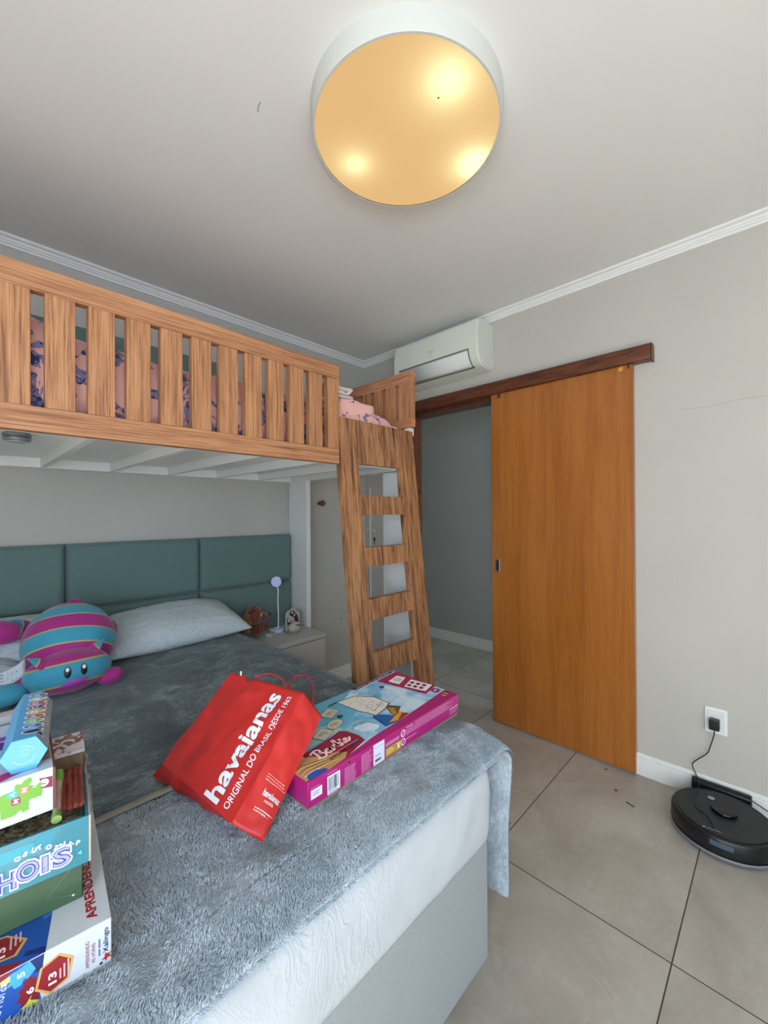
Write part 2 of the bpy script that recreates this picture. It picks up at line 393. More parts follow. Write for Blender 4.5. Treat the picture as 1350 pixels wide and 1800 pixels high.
# small marks on ceiling and wall
M_scuff = plain('grey scuff', rgb(120, 116, 110), 0.8)
bm = bmesh.new(); tube(bm, [(0.665, 1.180, CEIL-0.0003), (0.668, 1.197, CEIL-0.0003), (0.676, 1.215, CEIL-0.0003)], 0.0012, 5)
tag(link('ceiling_scuff', bm, M_scuff, loc=(0.67, 1.197, CEIL)), kind='structure')
bm = bmesh.new()
tube(bm, [(2.4597, 0.36, 1.86), (2.4597, 0.25, 1.855), (2.4597, 0.12, 1.868), (2.4597, 0.0, 1.862)], 0.0005, 4)
tag(link('wall_crack', bm, M_scuff), kind='structure')

# ------------------------------------------------------------------ ceiling lamp
LC = (1.031, 0.888)
lampt = thing('ceiling_lamp', 'large round white drum ceiling lamp glowing warm yellow', 'ceiling lamp', (LC[0], LC[1], CEIL))
bm = bmesh.new()
lathe(bm, [(0.298, 0.0), (0.3045, 0.0), (0.307, 0.003), (0.312, 0.065), (0.300, 0.065), (0.298, 0.006)], (LC[0], LC[1], 2.600), 96, cap=False)
link('lamp_shade', bm, plain('lamp white metal', rgb(205, 205, 198), 0.55, vary=0.01), lampt, smooth=40)
t = NT('glowing diffuser'); sp = t.n('ShaderNodeSeparateXYZ'); co = t.n('ShaderNodeTexCoord'); t.l(co.outputs['Object'], sp.inputs[0])
def spot(px, py, rad, rx=1.0, ry=1.0):
    dx = t.math('MULTIPLY', t.math('SUBTRACT', sp.outputs[0], px-LC[0]), rx); dy = t.math('MULTIPLY', t.math('SUBTRACT', sp.outputs[1], py-LC[1]), ry)
    d2 = t.math('ADD', t.math('MULTIPLY', dx, dx), t.math('MULTIPLY', dy, dy))
    return t.math('EXPONENT', t.math('MULTIPLY', d2, -1.0/(rad*rad)))
g1 = t.math('ADD', t.math('MULTIPLY', spot(0.982, 0.682, 0.062), 0.8), t.math('MULTIPLY', spot(0.982, 0.682, 0.125), 0.4))
g2 = t.math('ADD', t.math('MULTIPLY', spot(0.983, 1.083, 0.045), 0.55), t.math('MULTIPLY', spot(0.983, 1.083, 0.085), 0.35))
g3 = t.math('ADD', t.math('MULTIPLY', spot(1.278, 0.780, 0.055), 1.2), t.math('MULTIPLY', spot(1.278, 0.78, 0.105), 0.5))
gs = t.math('ADD', t.math('ADD', g1, g2), g3)
colr = t.mix(t.math('MINIMUM', gs, 1.0), (0.80, 0.50, 0.215, 1), (1.0, 0.90, 0.46, 1))
em = t.n('ShaderNodeEmission'); t.l(colr, em.inputs[0]); t.l(t.math('MULTIPLY', t.math('ADD', 1.0, t.math('MULTIPLY', gs, 0.45)), LAMP_POWER), em.inputs[1])
t.l(em.outputs[0], t.t.nodes['Material Output'].inputs[0])
bm = bmesh.new(); lathe(bm, [(0.0, 0.0), (0.2985, 0.0), (0.2985, 0.004), (0.0, 0.004)], (LC[0], LC[1], 2.6032), 96, cap=False)
link('diffuser', bm, t.m, lampt, smooth=30)
bm = bmesh.new(); ball(bm, (1.000, 0.732, 2.603), (0.0022, 0.0035, 0.0015), 2); link('insect_speck', bm, M_dark, lampt)

# ------------------------------------------------------------------ air conditioner
act = thing('air_conditioner', 'white wall mounted split air conditioner above the sliding door', 'air conditioner', (2.46, 1.72, 2.30))
M_ac = plain('ac white plastic', rgb(226, 228, 214), 0.35, vary=0.01)
acp = [(2.459, 2.600), (2.300, 2.600), (2.284, 2.590), (2.270, 2.520), (2.266, 2.440), (2.270, 2.390), (2.284, 2.350), (2.312, 2.318), (2.345, 2.302), (2.459, 2.296)]
MY = Matrix(((1, 0, 0, 0), (0, 0, -1, 0), (0, 1, 0, 0), (0, 0, 0, 1)))
bm = bmesh.new(); prism(bm, acp, -2.085, -1.375, MY); link('body', bm, M_ac, act, smooth=40, bevel=0.006, seg=3)
bm = bmesh.new(); prism(bm, [(2.459, 2.596), (2.303, 2.596), (2.289, 2.586), (2.275, 2.518), (2.271, 2.440), (2.275, 2.392), (2.288, 2.354), (2.314, 2.323), (2.346, 2.307), (2.459, 2.301)], -1.375, -1.368, MY)
ep = link('end_panel', bm, plain('ac end panel', rgb(214, 216, 206), 0.4, vary=0.01), act, bevel=0.002)
bm = bmesh.new(); lathe(bm, [(0.0035, 0), (0.0035, 0.002)], M=Matrix.Translation((2.419, 1.368, 2.372)) @ Matrix.Rotation(R(90), 4, 'X'), n=12); link('screw', bm, M_steel, ep)
# airflow flap over a strip coloured as the shade in its gap
def lipx(z):
    pr = sorted([(b, a) for a, b in acp[2:9]])
    for (z0, x0), (z1, x1) in zip(pr, pr[1:]):
        if z0 <= z <= z1: return x0+(x1-x0)*(z-z0)/(z1-z0)
    return 2.3
bm = bmesh.new(); zs = [2.307, 2.318, 2.335, 2.355, 2.375, 2.392, 2.404]
def strip(bm, zs, y0, y1, off, mi=0):
    rows = [(bm.verts.new((lipx(z)-off, y0, z)), bm.verts.new((lipx(z)-off, y1, z))) for z in zs]
    for a, b in zip(rows, rows[1:]): bm.faces.new((a[0], b[0], b[1], a[1])).material_index = mi
strip(bm, [2.303, 2.318, 2.335, 2.355, 2.375, 2.392, 2.412], 1.433, 2.03, 0.0045)
link('outlet_gap_shade', bm, plain('painted gap shade', rgb(122, 122, 112), 0.6), act)
bm = bmesh.new(); strip(bm, [2.309, 2.318, 2.335, 2.355, 2.375, 2.388, 2.398], 1.440, 2.02, 0.008)
fl = link('flap', bm, plain('flap plastic', rgb(216, 218, 212), 0.6, vary=0.01), act, smooth=60)
sm = fl.modifiers.new('thick', 'SOLIDIFY'); sm.thickness = 0.004; sm.offset = 1
a = Art((2.2655, 1.768, 2.476), (0, -1, 0), (0.02, 0, 1))
a.text((96, 98, 88), 'Springer', 0, 0, 9, 60); a.text((96, 98, 88), 'Midea', 18, -15, 8, 28); a.lines((170, 172, 160), -2, -34, 64, -28, 1)
a.done('brand_lettering', act)
a = Art((2.2590, 1.56, 2.385), (0, -1, 0), (0.15, 0, 1)); a.lines((120, 120, 112), 0, 0, 90, 5, 1, w=2.4); a.done('flap_print', fl)
a = Art((2.3165, 1.455, 2.3105), (0, -1, 0), (-0.9, 0, 0.45)); a.rect((60, 60, 58), -6, -14, 32, -8, 2); a.done('display_window', act)

# ------------------------------------------------------------------ loft bed
YF = 1.40
loft = thing('loft_bed', 'wooden loft bed with slotted oak guard rail above the bed', 'loft bed', (0.65, 2.0, 0))
def slot_rail(axis, a0, a1, zt0, zt1, c0, c1, slots, zs0, zs1, parent, name):
    """board with slots: horizontal rails (material 0) and upright slats (material 1)"""
    bm = bmesh.new()
    def bb(p0, p1, z0, z1, mi, ins=0.0):
        if axis == 'x': box(bm, p0, p1, c0+ins, c1-ins, z0, z1, mi=mi)
        else: box(bm, c0+ins, c1-ins, p0, p1, z0, z1, mi=mi)
    bb(a0, a1, zt0, zs0, 0); bb(a0, a1, zs1, zt1, 0)
    edges = [a0] + [v for s in slots for v in s] + [a1]
    for i in range(0, len(edges), 2): bb(edges[i], edges[i+1], zs0, zs1, 1, 0.0006)
    return link(name, bm, [M_railh, M_railv] if axis == 'x' else [M_endh, M_railv], parent, bevel=0.0015)
sl = [(0.130+0.0944*k, 0.159+0.0944*k) for k in range(-5, 11)]
slot_rail('x', -0.46, 1.166, 1.580, 2.013, YF, YF+0.030, sl, 1.645, 1.949, loft, 'guard_rail')
slot_rail('y', 1.418, 2.605, 1.822, 2.125, 1.678, 1.712, [(1.512+0.0968*k, 1.541+0.0968*k) for k in range(0, 11)], 1.868, 2.064, loft, 'end_rail')
XL, XR = -0.50, 1.720
link('side_beam', B((XL, 1.172, YF+0.030, YF+0.055, 1.582, 1.643)), M_white, loft, bevel=0.0015)
link('front_beam', B((1.172, XR, 1.437, 1.462, 1.588, 1.78)), M_white, loft, bevel=0.0015)
link('wall_beam', B((XL, XR, 2.575, 2.60, 1.590, 1.72)), M_white, loft, bevel=0.0015)
link('end_beam', B((1.685, XR, 1.462, 2.575, 1.594, 1.80)), M_white, loft, bevel=0.0015)
link('end_beam', B((XL, XL+0.035, YF+0.055, 2.575, 1.594, 1.72)), M_white, loft, bevel=0.0015)
link('deck', B((XL+0.035, 1.685, YF+0.055, 2.575, 1.636, 1.645)), M_white, loft)
for k in range(-2, 6):
    x = 0.272+0.2875*k
    if x < XL+0.05: continue
    y0 = YF+0.055 if x < 1.14 else 1.462
    link('cross_beam', B((x, x+0.025, y0, 2.575, 1.592, 1.636)), M_white, loft, bevel=0.001)
link('leg_board', B((1.685, XR, 2.385, 2.605, 0, 1.594)), M_white, loft, bevel=0.002)
link('leg_board', B((1.685, XR, 1.437, 1.640, 0, 1.588)), M_white, loft, bevel=0.002)
link('leg_board', B((XL, XL+0.035, 2.385, 2.605, 0, 1.594)), M_white, loft, bevel=0.002)
link('end_post', B((1.6855, XR, 1.437, 1.475, 1.588, 1.820)), plain('cream edge', rgb(228, 216, 202), 0.4), loft, bevel=0.001)
# upholstered green band on the wall behind the loft mattress
M_green = plain('green linen upholstery', rgb(98, 122, 119), 0.85, vary=0.05, nscale=160, bump=0.25, sheen=0.25)
link('wall_cushion', B((XL, 1.15, 2.565, 2.605, 1.74, 2.322)), M_green, loft, bevel=0.01)

def fabric_print(name, base, spots, scale, thr, seed=0.0, outline=None):
    t = NT(name); v = t.coord(loc=(seed, seed*2, 0))
    n = t.noise(v, scale, 3, 0.5, 1.2); m2 = t.noise(v, scale*3.2, 3, 0.6, 1.0)
    fac = t.ramp(n, [(thr, (0, 0, 0, 1)), (thr+0.02, (1, 1, 1, 1))])
    col = t.mix(t.ramp(m2, [(0.42, (0, 0, 0, 1)), (0.5, (1, 1, 1, 1))]), spots, outline or base)
    t.l(t.mix(fac, base, col), t.b.inputs['Base Color']); t.b.inputs['Roughness'].default_value = 0.9
    setin(t.b, 'Sheen Weight', 0.3); t.bump(t.noise(v, 22, 3), 0.35, 0.01); return t.m
M_pink = fabric_print('pink flannel with blue flowers', rgb(226, 168, 158), rgb(44, 48, 92), 15, 0.54, 0.3, rgb(132, 122, 156))
def cloth_grid(nu, nv, f, thick=0.0):
    bm = bmesh.new(); g = [[bm.verts.new(f(i/nu, j/nv)) for j in range(nv+1)] for i in range(nu+1)]
    for i in range(nu):
        for j in range(nv): bm.faces.new((g[i][j], g[i+1][j], g[i+1][j+1], g[i][j+1]))
    return bm
mt = tag(link('loft_mattress', B((-0.44, 1.66, 1.470, 2.560, 1.6465, 1.785)), plain('mauve sheet', rgb(128, 84, 84), 0.9, vary=0.1), loc=(0.6, 2.0, 1.668), bevel=0.03, seg=4),
         'mattress covered in a dusky pink sheet on the loft bed', 'mattress')
def fq(u, v):
    x = -0.42 + 2.06*u; hg = max(0.0, (0.16-v)/0.16); v = max(0.0, (v-0.16)/0.84); y = 1.462 + 1.05*v
    bulge = 0.13*math.exp(-((x-0.02)/0.17)**2)
    h = 1.868 + bulge*0.8 + 0.030*noise.noise(Vector((x*4, y*4, 1))) + 0.012*noise.noise(Vector((x*13, y*11, 4)))
    e = min(v+0.02, 1-v)*1.02; e2 = min(u, 1-u)*1.93
    edge = max(0, 1-e/0.07)**2*0.13 + max(0, 1-e2/0.09)**2*0.07
    z = max(1.69, h-edge)
    if hg: z = z+(1.652-z)*hg; y -= 0.010*math.sin(math.pi*hg)+0.006*noise.noise(Vector((x*12, 0, z*5)))*hg
    return Vector((x, y, z))
bm = cloth_grid(120, 64, fq)
q = tag(link('floral_quilt', bm, M_pink, loc=(0.6, 2.0, 1.80), smooth=180), 'pink quilt with blue flowers spread over the loft mattress', 'quilt')
s_ = q.modifiers.new('thick', 'SOLIDIFY'); s_.thickness = 0.012; s_.offset = -1
def soft_block(c, size, seed, mat, name, label, cat, nz=0.25, rotz=0):
    bm = bmesh.new(); k = bmesh.ops.create_cube(bm, size=2)
    bmesh.ops.subdivide_edges(bm, edges=bm.edges, cuts=7, use_grid_fill=True)
    for v in bm.verts:
        p = v.co.copy(); m = max(abs(p.x), abs(p.y), abs(p.z)); sph = p.normalized()
        p = p*0.72 + sph*m*0.36
        p = Vector((p.x*size[0], p.y*size[1], p.z*size[2]))
        p += p.normalized()*noise.noise(Vector((p.x*14+seed, p.y*14, p.z*26)))*nz*min(size)
        if p.z < -size[2]*0.92: p.z = -size[2]*0.92
        ca, sa = math.cos(rotz), math.sin(rotz)
        v.co = Vector((p.x*ca-p.y*sa, p.x*sa+p.y*ca, p.z)) + Vector(c)
    return tag(link(name, bm, mat, loc=(c[0], c[1], c[2]-size[2]*0.92), smooth=180), label, cat)
M_pinkL = fabric_print('pink fleece with violet flowers', rgb(224, 170, 160), rgb(88, 84, 128), 16, 0.55, 2.0, rgb(120, 112, 150))
soft_block((1.335, 1.545, 1.853), (0.125, 0.07, 0.050), 3, M_pinkL, 'folded_fleece', 'pink folded fleece with violet flowers at the head of the ladder', 'blanket', 0.2)
# rolled pale blanket on top
bm = bmesh.new()
def fold_sheet(levels, x0, x1, y0, y1, z0, dz, seed):
    def f(u, v):
        s = u*levels; k = int(min(s, levels-1e-6)); fr = s-k
        x = x0+(x1-x0)*(fr if k % 2 == 0 else 1-fr); bulge = math.sin(math.pi*fr)
        z = z0+dz*k+dz*fr**3 if False else z0+dz*k+dz*(0.5-0.5*math.cos(math.pi*max(0, (fr-0.8)/0.2)))*1.0
        return Vector((x+0.004*noise.noise(Vector((u*9, v*7, seed))), y0+(y1-y0)*v, z+0.006*noise.noise(Vector((x*20, v*6, seed)))))
    return cloth_grid(levels*14, 16, f)
bm = fold_sheet(4, 1.19, 1.335, 1.50, 1.68, 1.900, 0.019, 2)
M_pale = fabric_print('pale fleece', rgb(214, 200, 198), rgb(120, 96, 110), 20, 0.60, 5.0, rgb(180, 150, 160))
o = tag(link('rolled_blanket', bm, M_pale, loc=(1.26, 1.59, 1.90), smooth=180), 'pale folded blanket on top of the pink fleece by the ladder', 'blanket')
s_ = o.modifiers.new('thick', 'SOLIDIFY'); s_.thickness = 0.014; s_.offset = 0
# puck light under the deck
pk = thing('puck_light', 'round grey puck light under the loft bed', 'light', (0.135, 1.84, 1.636))
bm = bmesh.new(); lathe(bm, [(0.034, 0), (0.038, -0.006), (0.038, -0.012), (0.030, -0.013), (0.030, -0.016), (0.038, -0.018), (0.036, -0.026), (0.028, -0.028)][::-1], (0.135, 1.84, 1.636), 32)
link('housing', bm, plain('grey plastic', rgb(120, 124, 126), 0.35), pk, smooth=40)
bm = bmesh.new(); lathe(bm, [(0.026, -0.0305), (0.027, -0.028)], (0.135, 1.84, 1.636), 28); link('lens', bm, plain('frosted lens', rgb(170, 174, 176), 0.4), pk)
bm = bmesh.new(); lathe(bm, [(0.006, 0), (0.010, 0.008)], (0.625, 1.70, 1.628), 16)
tag(link('cable_hook', bm, M_dark, loc=(0.625, 1.70, 1.636)), 'small black clip under the loft bed slats', 'clip')

# ------------------------------------------------------------------ ladder (leaning board with square openings)
LS = 0.105                                    # lean: y per metre of height
lad = thing('bunk_ladder', 'leaning walnut board ladder with square openings against the loft bed', 'ladder', (1.43, 1.25, 0))
def lean_box(z0, z1, x0, x1, th=0.034, back=0.0, front=0.0):
    bm = bmesh.new(); f = lambda z: 1.4255-LS*(1.80-z)
    vs = [bm.verts.new(p) for p in ((x0, f(z0)+front, z0), (x1, f(z0)+front, z0), (x1, f(z0)+th, z0), (x0, f(z0)+th, z0), (x0, f(z1)+front, z1), (x1, f(z1)+front, z1), (x1, f(z1)+th, z1), (x0, f(z1)+th, z1))]
    for q in ((0, 3, 2, 1), (4, 5, 6, 7), (0, 1, 5, 4), (1, 2, 6, 5), (2, 3, 7, 6), (3, 0, 4, 7)): bm.faces.new([vs[i] for i in q])
    return bm
def taper(z, side):                           # slightly splayed outline
    return (1.181-0.006*(1.8-z)) if side < 0 else 1.694
link('stile', lean_box(0, 1.797, 1.177, 1.282), [M_ladv], lad, bevel=0.0012)
link('stile', lean_box(0, 1.797, 1.577, 1.694), [M_ladv], lad, bevel=0.0012)
link('top_board', lean_box(1.590, 1.797, 1.282, 1.577), M_ladv, lad)
for z0, z1 in ((1.354, 1.443), (1.116, 1.204), (0.878, 0.971), (0.638, 0.735)):
    link('rung', lean_box(z0, z1, 1.282, 1.577), M_ladv, lad, bevel=0.0012)
link('rung', lean_box(0.400, 0.495, 1.282, 1.577), M_ladv, lad, bevel=0.0012)
link('rung', lean_box(0.160, 0.255, 1.282, 1.577), M_ladv, lad, bevel=0.0012)
bm = bmesh.new(); lathe(bm, [(0.034, 0), (0.036, 0.004), (0.034, 0.012), (0.02, 0.017), (0.0, 0.018)], (1.60, 1.495, 1.8005), 24)
tag(link('cream_cap', bm, plain('cream plastic', rgb(240, 216, 190), 0.4), loc=(1.60, 1.495, 1.80), smooth=60), 'small cream cap lying at the top of the ladder', 'cap')
link('top_ledge', B((1.20, 1.678, 1.462, 1.53, 1.782, 1.80)), M_white, loft)

# ------------------------------------------------------------------ headboard
hb = thing('headboard', 'green upholstered headboard of wide padded panels behind the bed', 'headboard', (0.37, 2.6, 0.3))
link('backing_board', B((-0.94, 1.676, 2.585, 2.605, 0.30, 1.21)), M_green, hb)
x1 = 1.676
for k in range(4):
    a, b = x1-0.654*(k+1)+0.002, x1-0.654*k-0.002
    for (z0, z1) in ((0.30, 0.884), (0.886, 1.216)):
        nu, nv = 26, 14
        def f(u, v):
            x = a+(b-a)*u; z = z0+(z1-z0)*v
            eu = min(u, 1-u)*(b-a); ev = min(v, 1-v)*(z1-z0)
            wv = (1-max(0, 1-eu/0.028)**2)**0.5*(1-max(0, 1-ev/0.028)**2)**0.5
            # the upper cushion tapers to the lower one without a deep gap
            return Vector((x, 2.585-0.042*wv-0.002*noise.noise(Vector((x*6, z*6, k))), z))
        us = [0, 0.002, 0.006, 0.014, 0.026, 0.042, 0.06, 0.1, 0.2, 0.35, 0.5]; us = us+[1-q for q in us[-2::-1]]
        bm = bmesh.new(); g = [[bm.verts.new(f(u, v)) for v in us] for u in us]
        for i in range(len(us)-1):
            for j in range(len(us)-1): bm.faces.new((g[i][j], g[i+1][j], g[i+1][j+1], g[i][j+1]))
        link('panel', bm, M_green, hb, smooth=180)

# ------------------------------------------------------------------ bed
bed = thing('double_bed', 'double box bed with white sheet and grey base in front of the headboard', 'bed', (0.24, 1.57, 0))
M_base = plain('grey base fabric', rgb(142, 146, 147), 0.85, vary=0.04, nscale=120, bump=0.2)
link('base', B((-0.55, 1.027, 0.598, 2.53, 0.12, 0.448)), M_base, bed, bevel=0.006, seg=3)
for x, y in ((-0.47, 0.68), (0.95, 0.68), (-0.47, 2.45), (0.95, 2.45), (0.24, 0.68), (0.24, 2.45)):
    bm = bmesh.new(); lathe(bm, [(0.022, 0), (0.03, 0.12)], (x, y, 0), 20); link('foot', bm, M_dark, bed, smooth=40)
t = NT('white cotton sheet'); v = t.coord()
wr = t.noise(t.coord((3.5, 1, 1.4), (0, R(38), 0)), 6, 4, 0.55, 1.8); t.b.inputs['Roughness'].default_value = 0.8
t.l(t.ramp(t.noise(v, 8, 3), [(0.3, rgb(172, 176, 179)), (0.7, rgb(184, 188, 191))]), t.b.inputs['Base Color'])
msk = t.ramp(t.noise(t.coord(loc=(3, 1, 0)), 2.6, 2), [(0.52, (0, 0, 0, 1)), (0.68, (1, 1, 1, 1))])
hh = t.math('ADD', t.math('MULTIPLY', msk, t.ramp(wr, [(0.44, (0, 0, 0, 1)), (0.5, (1, 1, 1, 1)), (0.58, (0.0, 0.0, 0.0, 1))])), t.math('MULTIPLY', t.noise(v, 300, 2), 0.08))
t.bump(hh, 0.24, 0.004); M_sheet = t.m
def mattress():
    bm = bmesh.new(); nx, n2 = 80, 14; X0, X1, Y0, Y1, Z0, Z1 = -0.575, 1.052, 0.594, 2.53, 0.440, 0.664
    # ring profile from bottom edge up over the top: side bulge
    prof = []
    for k in range(n2+1):
        z = k/n2; out = 0.010*math.sin(math.pi*z)-0.018*max(0, 1-z/0.10)**2-0.030*max(0, (z-0.82)/0.18)**2
        prof.append((out, Z0+(Z1-Z0)*z))
    per = []
    rr = 0.05
    def corner(cx, cy, a0): return [(cx+rr*math.cos(R(a0+k*15)), cy+rr*math.sin(R(a0+k*15)), math.cos(R(a0+k*15)), math.sin(R(a0+k*15))) for k in range(7)]
    for i in range(1, nx): per.append((X0+rr+(X1-X0-2*rr)*i/nx, Y0, 0, -1))
    per += corner(X1-rr, Y0+rr, -90)
    for i in range(1, 60): per.append((X1, Y0+rr+(Y1-Y0-2*rr)*i/60, 1, 0))
    per += corner(X1-rr, Y1-rr, 0)
    for i in range(1, nx): per.append((X1-rr-(X1-X0-2*rr)*i/nx, Y1, 0, 1))
    per += corner(X0+rr, Y1-rr, 90)
    for i in range(1, 60): per.append((X0, Y1-rr-(Y1-Y0-2*rr)*i/60, -1, 0))
    per += corner(X0+rr, Y0+rr, 180)
    rings = []
    for j, (o_, z) in enumerate(prof):
        ring = []
        for (x, y, nx_, ny_) in per:
            ln = x+y
            w = 0.0045*noise.noise(Vector((x*5+z*6, y*5, z*4)))*math.sin(math.pi*min(1, j/n2+0.05))
            if ny_ < -0.5: w += 0.0035*max(0, noise.noise(Vector((x*14-z*12, 3, z*3))))
            dz = 0
            if j == 0: dz = 0.012*noise.noise(Vector((x*7, y*7, 9)))
            ring.append(bm.verts.new((x+nx_*(o_+w), y+ny_*(o_+w), z+dz)))
        rings.append(ring)
    n = len(per)
    for a, b in zip(rings, rings[1:]):
        for i in range(n): bm.faces.new((a[i], a[(i+1) % n], b[(i+1) % n], b[i]))
    bm.faces.new(rings[-1]); bm.faces.new(rings[0][::-1])
    return bm
link('mattress', mattress(), M_sheet, bed, smooth=50)

# ------------------------------------------------------------------ blankets
def velvet(name, lo, mid, hi, furry):
    t = NT(name); v = t.coord()
    big = t.noise(v, 5.5, 6, 0.62, 1.2); md = t.noise(t.coord((1, 2.2, 1), (0, 0, R(25))), 16, 5, 0.7, 1.6)
    fine = t.noise(v, 95 if furry else 170, 3, 0.7, 0.6)
    f = t.math('ADD', t.math('MULTIPLY', big, 0.62), t.math('MULTIPLY', md, 0.38))
    f = t.math('ADD', t.math('MULTIPLY', f, 0.72), t.math('MULTIPLY', fine, 0.28))
    t.l(t.ramp(f, [(0.38, lo), (0.50, mid), (0.62 if furry else 0.66, hi)]), t.b.inputs['Base Color'])
    t.b.inputs['Roughness'].default_value = 0.85; setin(t.b, 'Sheen Weight', 0.35); setin(t.b, 'Sheen Roughness', 0.4)
    setin(t.b, 'Specular IOR Level', 0.2)
    t.bump(t.math('ADD', t.math('MULTIPLY', fine, 1.0), t.math('MULTIPLY', md, 0.8)), 0.75 if furry else 0.45, 0.008 if furry else 0.004)
    return t.m
M_blank = velvet('slate velvet blanket', rgb(52, 66, 73), rgb(76, 91, 98), rgb(150, 165, 172), False)  # palest stop paints the nap's bright highlights into the colour
M_throw = velvet('grey blue fluffy throw', rgb(130, 143, 151), rgb(158, 169, 177), rgb(192, 201, 207), True)
BX0, BX1 = -0.60, 1.135
def hang(s, zt, x_edge, zlow, rad, side=1):
    """s: distance past the edge start; goes over a rounded edge and down"""
    q = math.pi/2*rad
    if s < q: a = s/rad; return x_edge-rad+rad*math.sin(a), zt-rad+rad*math.cos(a)
    return x_edge, max(zlow, zt-rad-(s-q))
def top_h(x, y):
    z = 0.676 + 0.007*noise.noise(Vector((x*2.2, y*2.2, 0))) + 0.0035*noise.noise(Vector((x*8, y*8, 5)))
    return z
def main_blanket():
    rad = 0.045; nu, nv = 150, 100; Lside = 0.42
    flat0, flat1 = BX0+rad, None
    def f(u, v):
        y = 1.02+(2.44-1.02)*v
        edge = 1.118 if y < 1.15 else (1.138 if y > 1.6 else 1.118+0.02*(y-1.15)/0.45)
        flat = edge-rad-(BX0+rad); tot = Lside+flat+Lside; s = u*tot
        if s < Lside:
            x, z = hang(Lside-s, 0.676, -(BX0), 0.2, rad); x = -x
        elif s < Lside+flat: x = BX0+rad+(s-Lside); z = 0.676
        else: x, z = hang(s-Lside-flat, 0.676, edge, 0.2, rad)
        dz = top_h(x, y)-0.676
        fold = 0.012*noise.noise(Vector((y*7, 2, 0)))*max(0, min(1, (0.62-z)*6))
        # worn creases of the pile
        cr = 0.005*max(0, noise.noise(Vector((x*9+y*5, y*6-x*4, 7))))
        return Vector((x+(fold if x > 0.3 else -fold), y, z+dz+cr))
    return cloth_grid(nu, nv, f)
o = tag(link('blanket', main_blanket(), M_blank, loc=(0.25, 1.7, 0.68), smooth=180), 'dark slate velvet blanket spread over the bed up to the pillows', 'blanket')
s_ = o.modifiers.new('thick', 'SOLIDIFY'); s_.thickness = 0.008; s_.offset = 1
THROW_FN = []
def throw():
    rad = 0.05; nu, nv = 420, 170; Lside = 0.50
    def f(u, v):
        edge = 1.148
        flat = edge-rad-(BX0+rad); tot = Lside+flat+Lside; s = u*tot; hangf = 0.0
        if s < Lside: x, z = hang(Lside-s, 0.682, -(BX0-0.02), 0.17, rad); x = -x
        elif s < Lside+flat: x = BX0+rad+(s-Lside); z = 0.682
        else:
            x, z = hang(s-Lside-flat, 0.682, edge, 0.160, rad); hangf = max(0, min(1, (0.62-z)*5))
        # lengthwise: v=0 is the hem behind, v=1 the foot edge which rolls over the mattress edge
        Yb, Yf = 1.072, 0.683; L = Yb-Yf; droop = 0.105; sv = v*(L+droop)
        top = top_h(x, 1.0)-0.676
        if sv < L: y = Yb-sv; dz = 0
        else:
            q = (sv-L)/droop; y = Yf-0.098*math.sin(q*1.15)/math.sin(1.15); dz = -(0.004+0.022*q*q)
        if hangf > 0: # the side flap just hangs
            yy = Yb-v*(L+0.085); y = y*(1-hangf)+yy*hangf; dz *= (1-hangf)
            x += 0.010*math.sin(yy*26)*hangf*0.6
        fl = 0.0026*noise.noise(Vector((x*70, y*70, z*70)))+0.0014*noise.noise(Vector((x*150, y*150, z*150)))+0.006*noise.noise(Vector((x*7, y*9, 2)))
        fz = 0.004*max(0, 1-abs(y-0.70)/0.04)
        if sv > L: fl *= 0.35
        hx, hz = (1, 0.2) if hangf > 0.5 else (0, 1)
        return Vector((x+fl*hx, y+(fl*0.7 if sv > L else 0), z+dz*(1 if hangf < 1 else 0)+fl*hz+fz+(0.003 if hangf == 0 else 0)))
    THROW_FN.append(f); return cloth_grid(nu, nv, f)
thr = thing('throw_blanket', 'fluffy grey blue throw folded across the foot of the bed', 'blanket', (0.25, 0.85, 0.68))
o = link('fleece', throw(), M_throw, thr, smooth=180)
s_ = o.modifiers.new('thick', 'SOLIDIFY'); s_.thickness = 0.012; s_.offset = 1
def pile(mesh_fn, nu, nv, keep):
    """short blades growing out of the visible part of the throw"""
    rnd = random.Random(21); vs = []; fs = []
    for i in range(nu):
        for j in range(nv):
            u = (i+rnd.random())/nu; v = (j+rnd.random())/nv; p = mesh_fn(u, v)
            if not keep(p): continue
            n = (mesh_fn(min(1, u+0.002), v)-p).cross(mesh_fn(u, min(1, v+0.002))-p)
            if n.length < 1e-12: continue
            n.normalize()
            if n.z < -0.2 or (p.x > 1.1 and n.x < 0): n = -n
            g = noise.noise(Vector((p.x*6, p.y*8, 3)))*2.6+noise.noise(Vector((p.x*22, p.y*22, 8)))*1.6
            t1 = Vector((math.cos(g+0.9), math.sin(g+0.9), 0)); t1 = (t1-n*t1.dot(n)); t1 = t1.normalized()
            L = rnd.uniform(0.005, 0.0095); w = rnd.uniform(0.0005, 0.0010); sd = n.cross(t1)
            d1 = (n*rnd.uniform(0.5, 1.0)+t1*rnd.uniform(0.3, 0.9)+sd*rnd.uniform(-0.5, 0.5)).normalized()
            d2 = (n*0.25+t1+sd*rnd.uniform(-0.6, 0.6)).normalized(); b = p-n*0.001+n*0.012*0
            k = len(vs); m = b+d1*L*0.55
            vs += [b-sd*w, b+sd*w, m+sd*w*0.8, m-sd*w*0.8, m+d2*L*0.45]; fs += [(k, k+1, k+2, k+3), (k+3, k+2, k+4)]
    bm = bmesh.new(); me = bpy.data.meshes.new('tmp'); me.from_pydata([tuple(q) for q in vs], [], fs); bm.from_mesh(me); bpy.data.meshes.remove(me)
    return bm
def hemf(u, v):
    x = -0.5+1.58*u; y = 1.052+0.024*v
    return Vector((x, y, 0.7040+0.006*noise.noise(Vector((x*7, y*9, 2)))+top_h(x, 1.0)-0.676+0.003*math.sin(math.pi*v)))
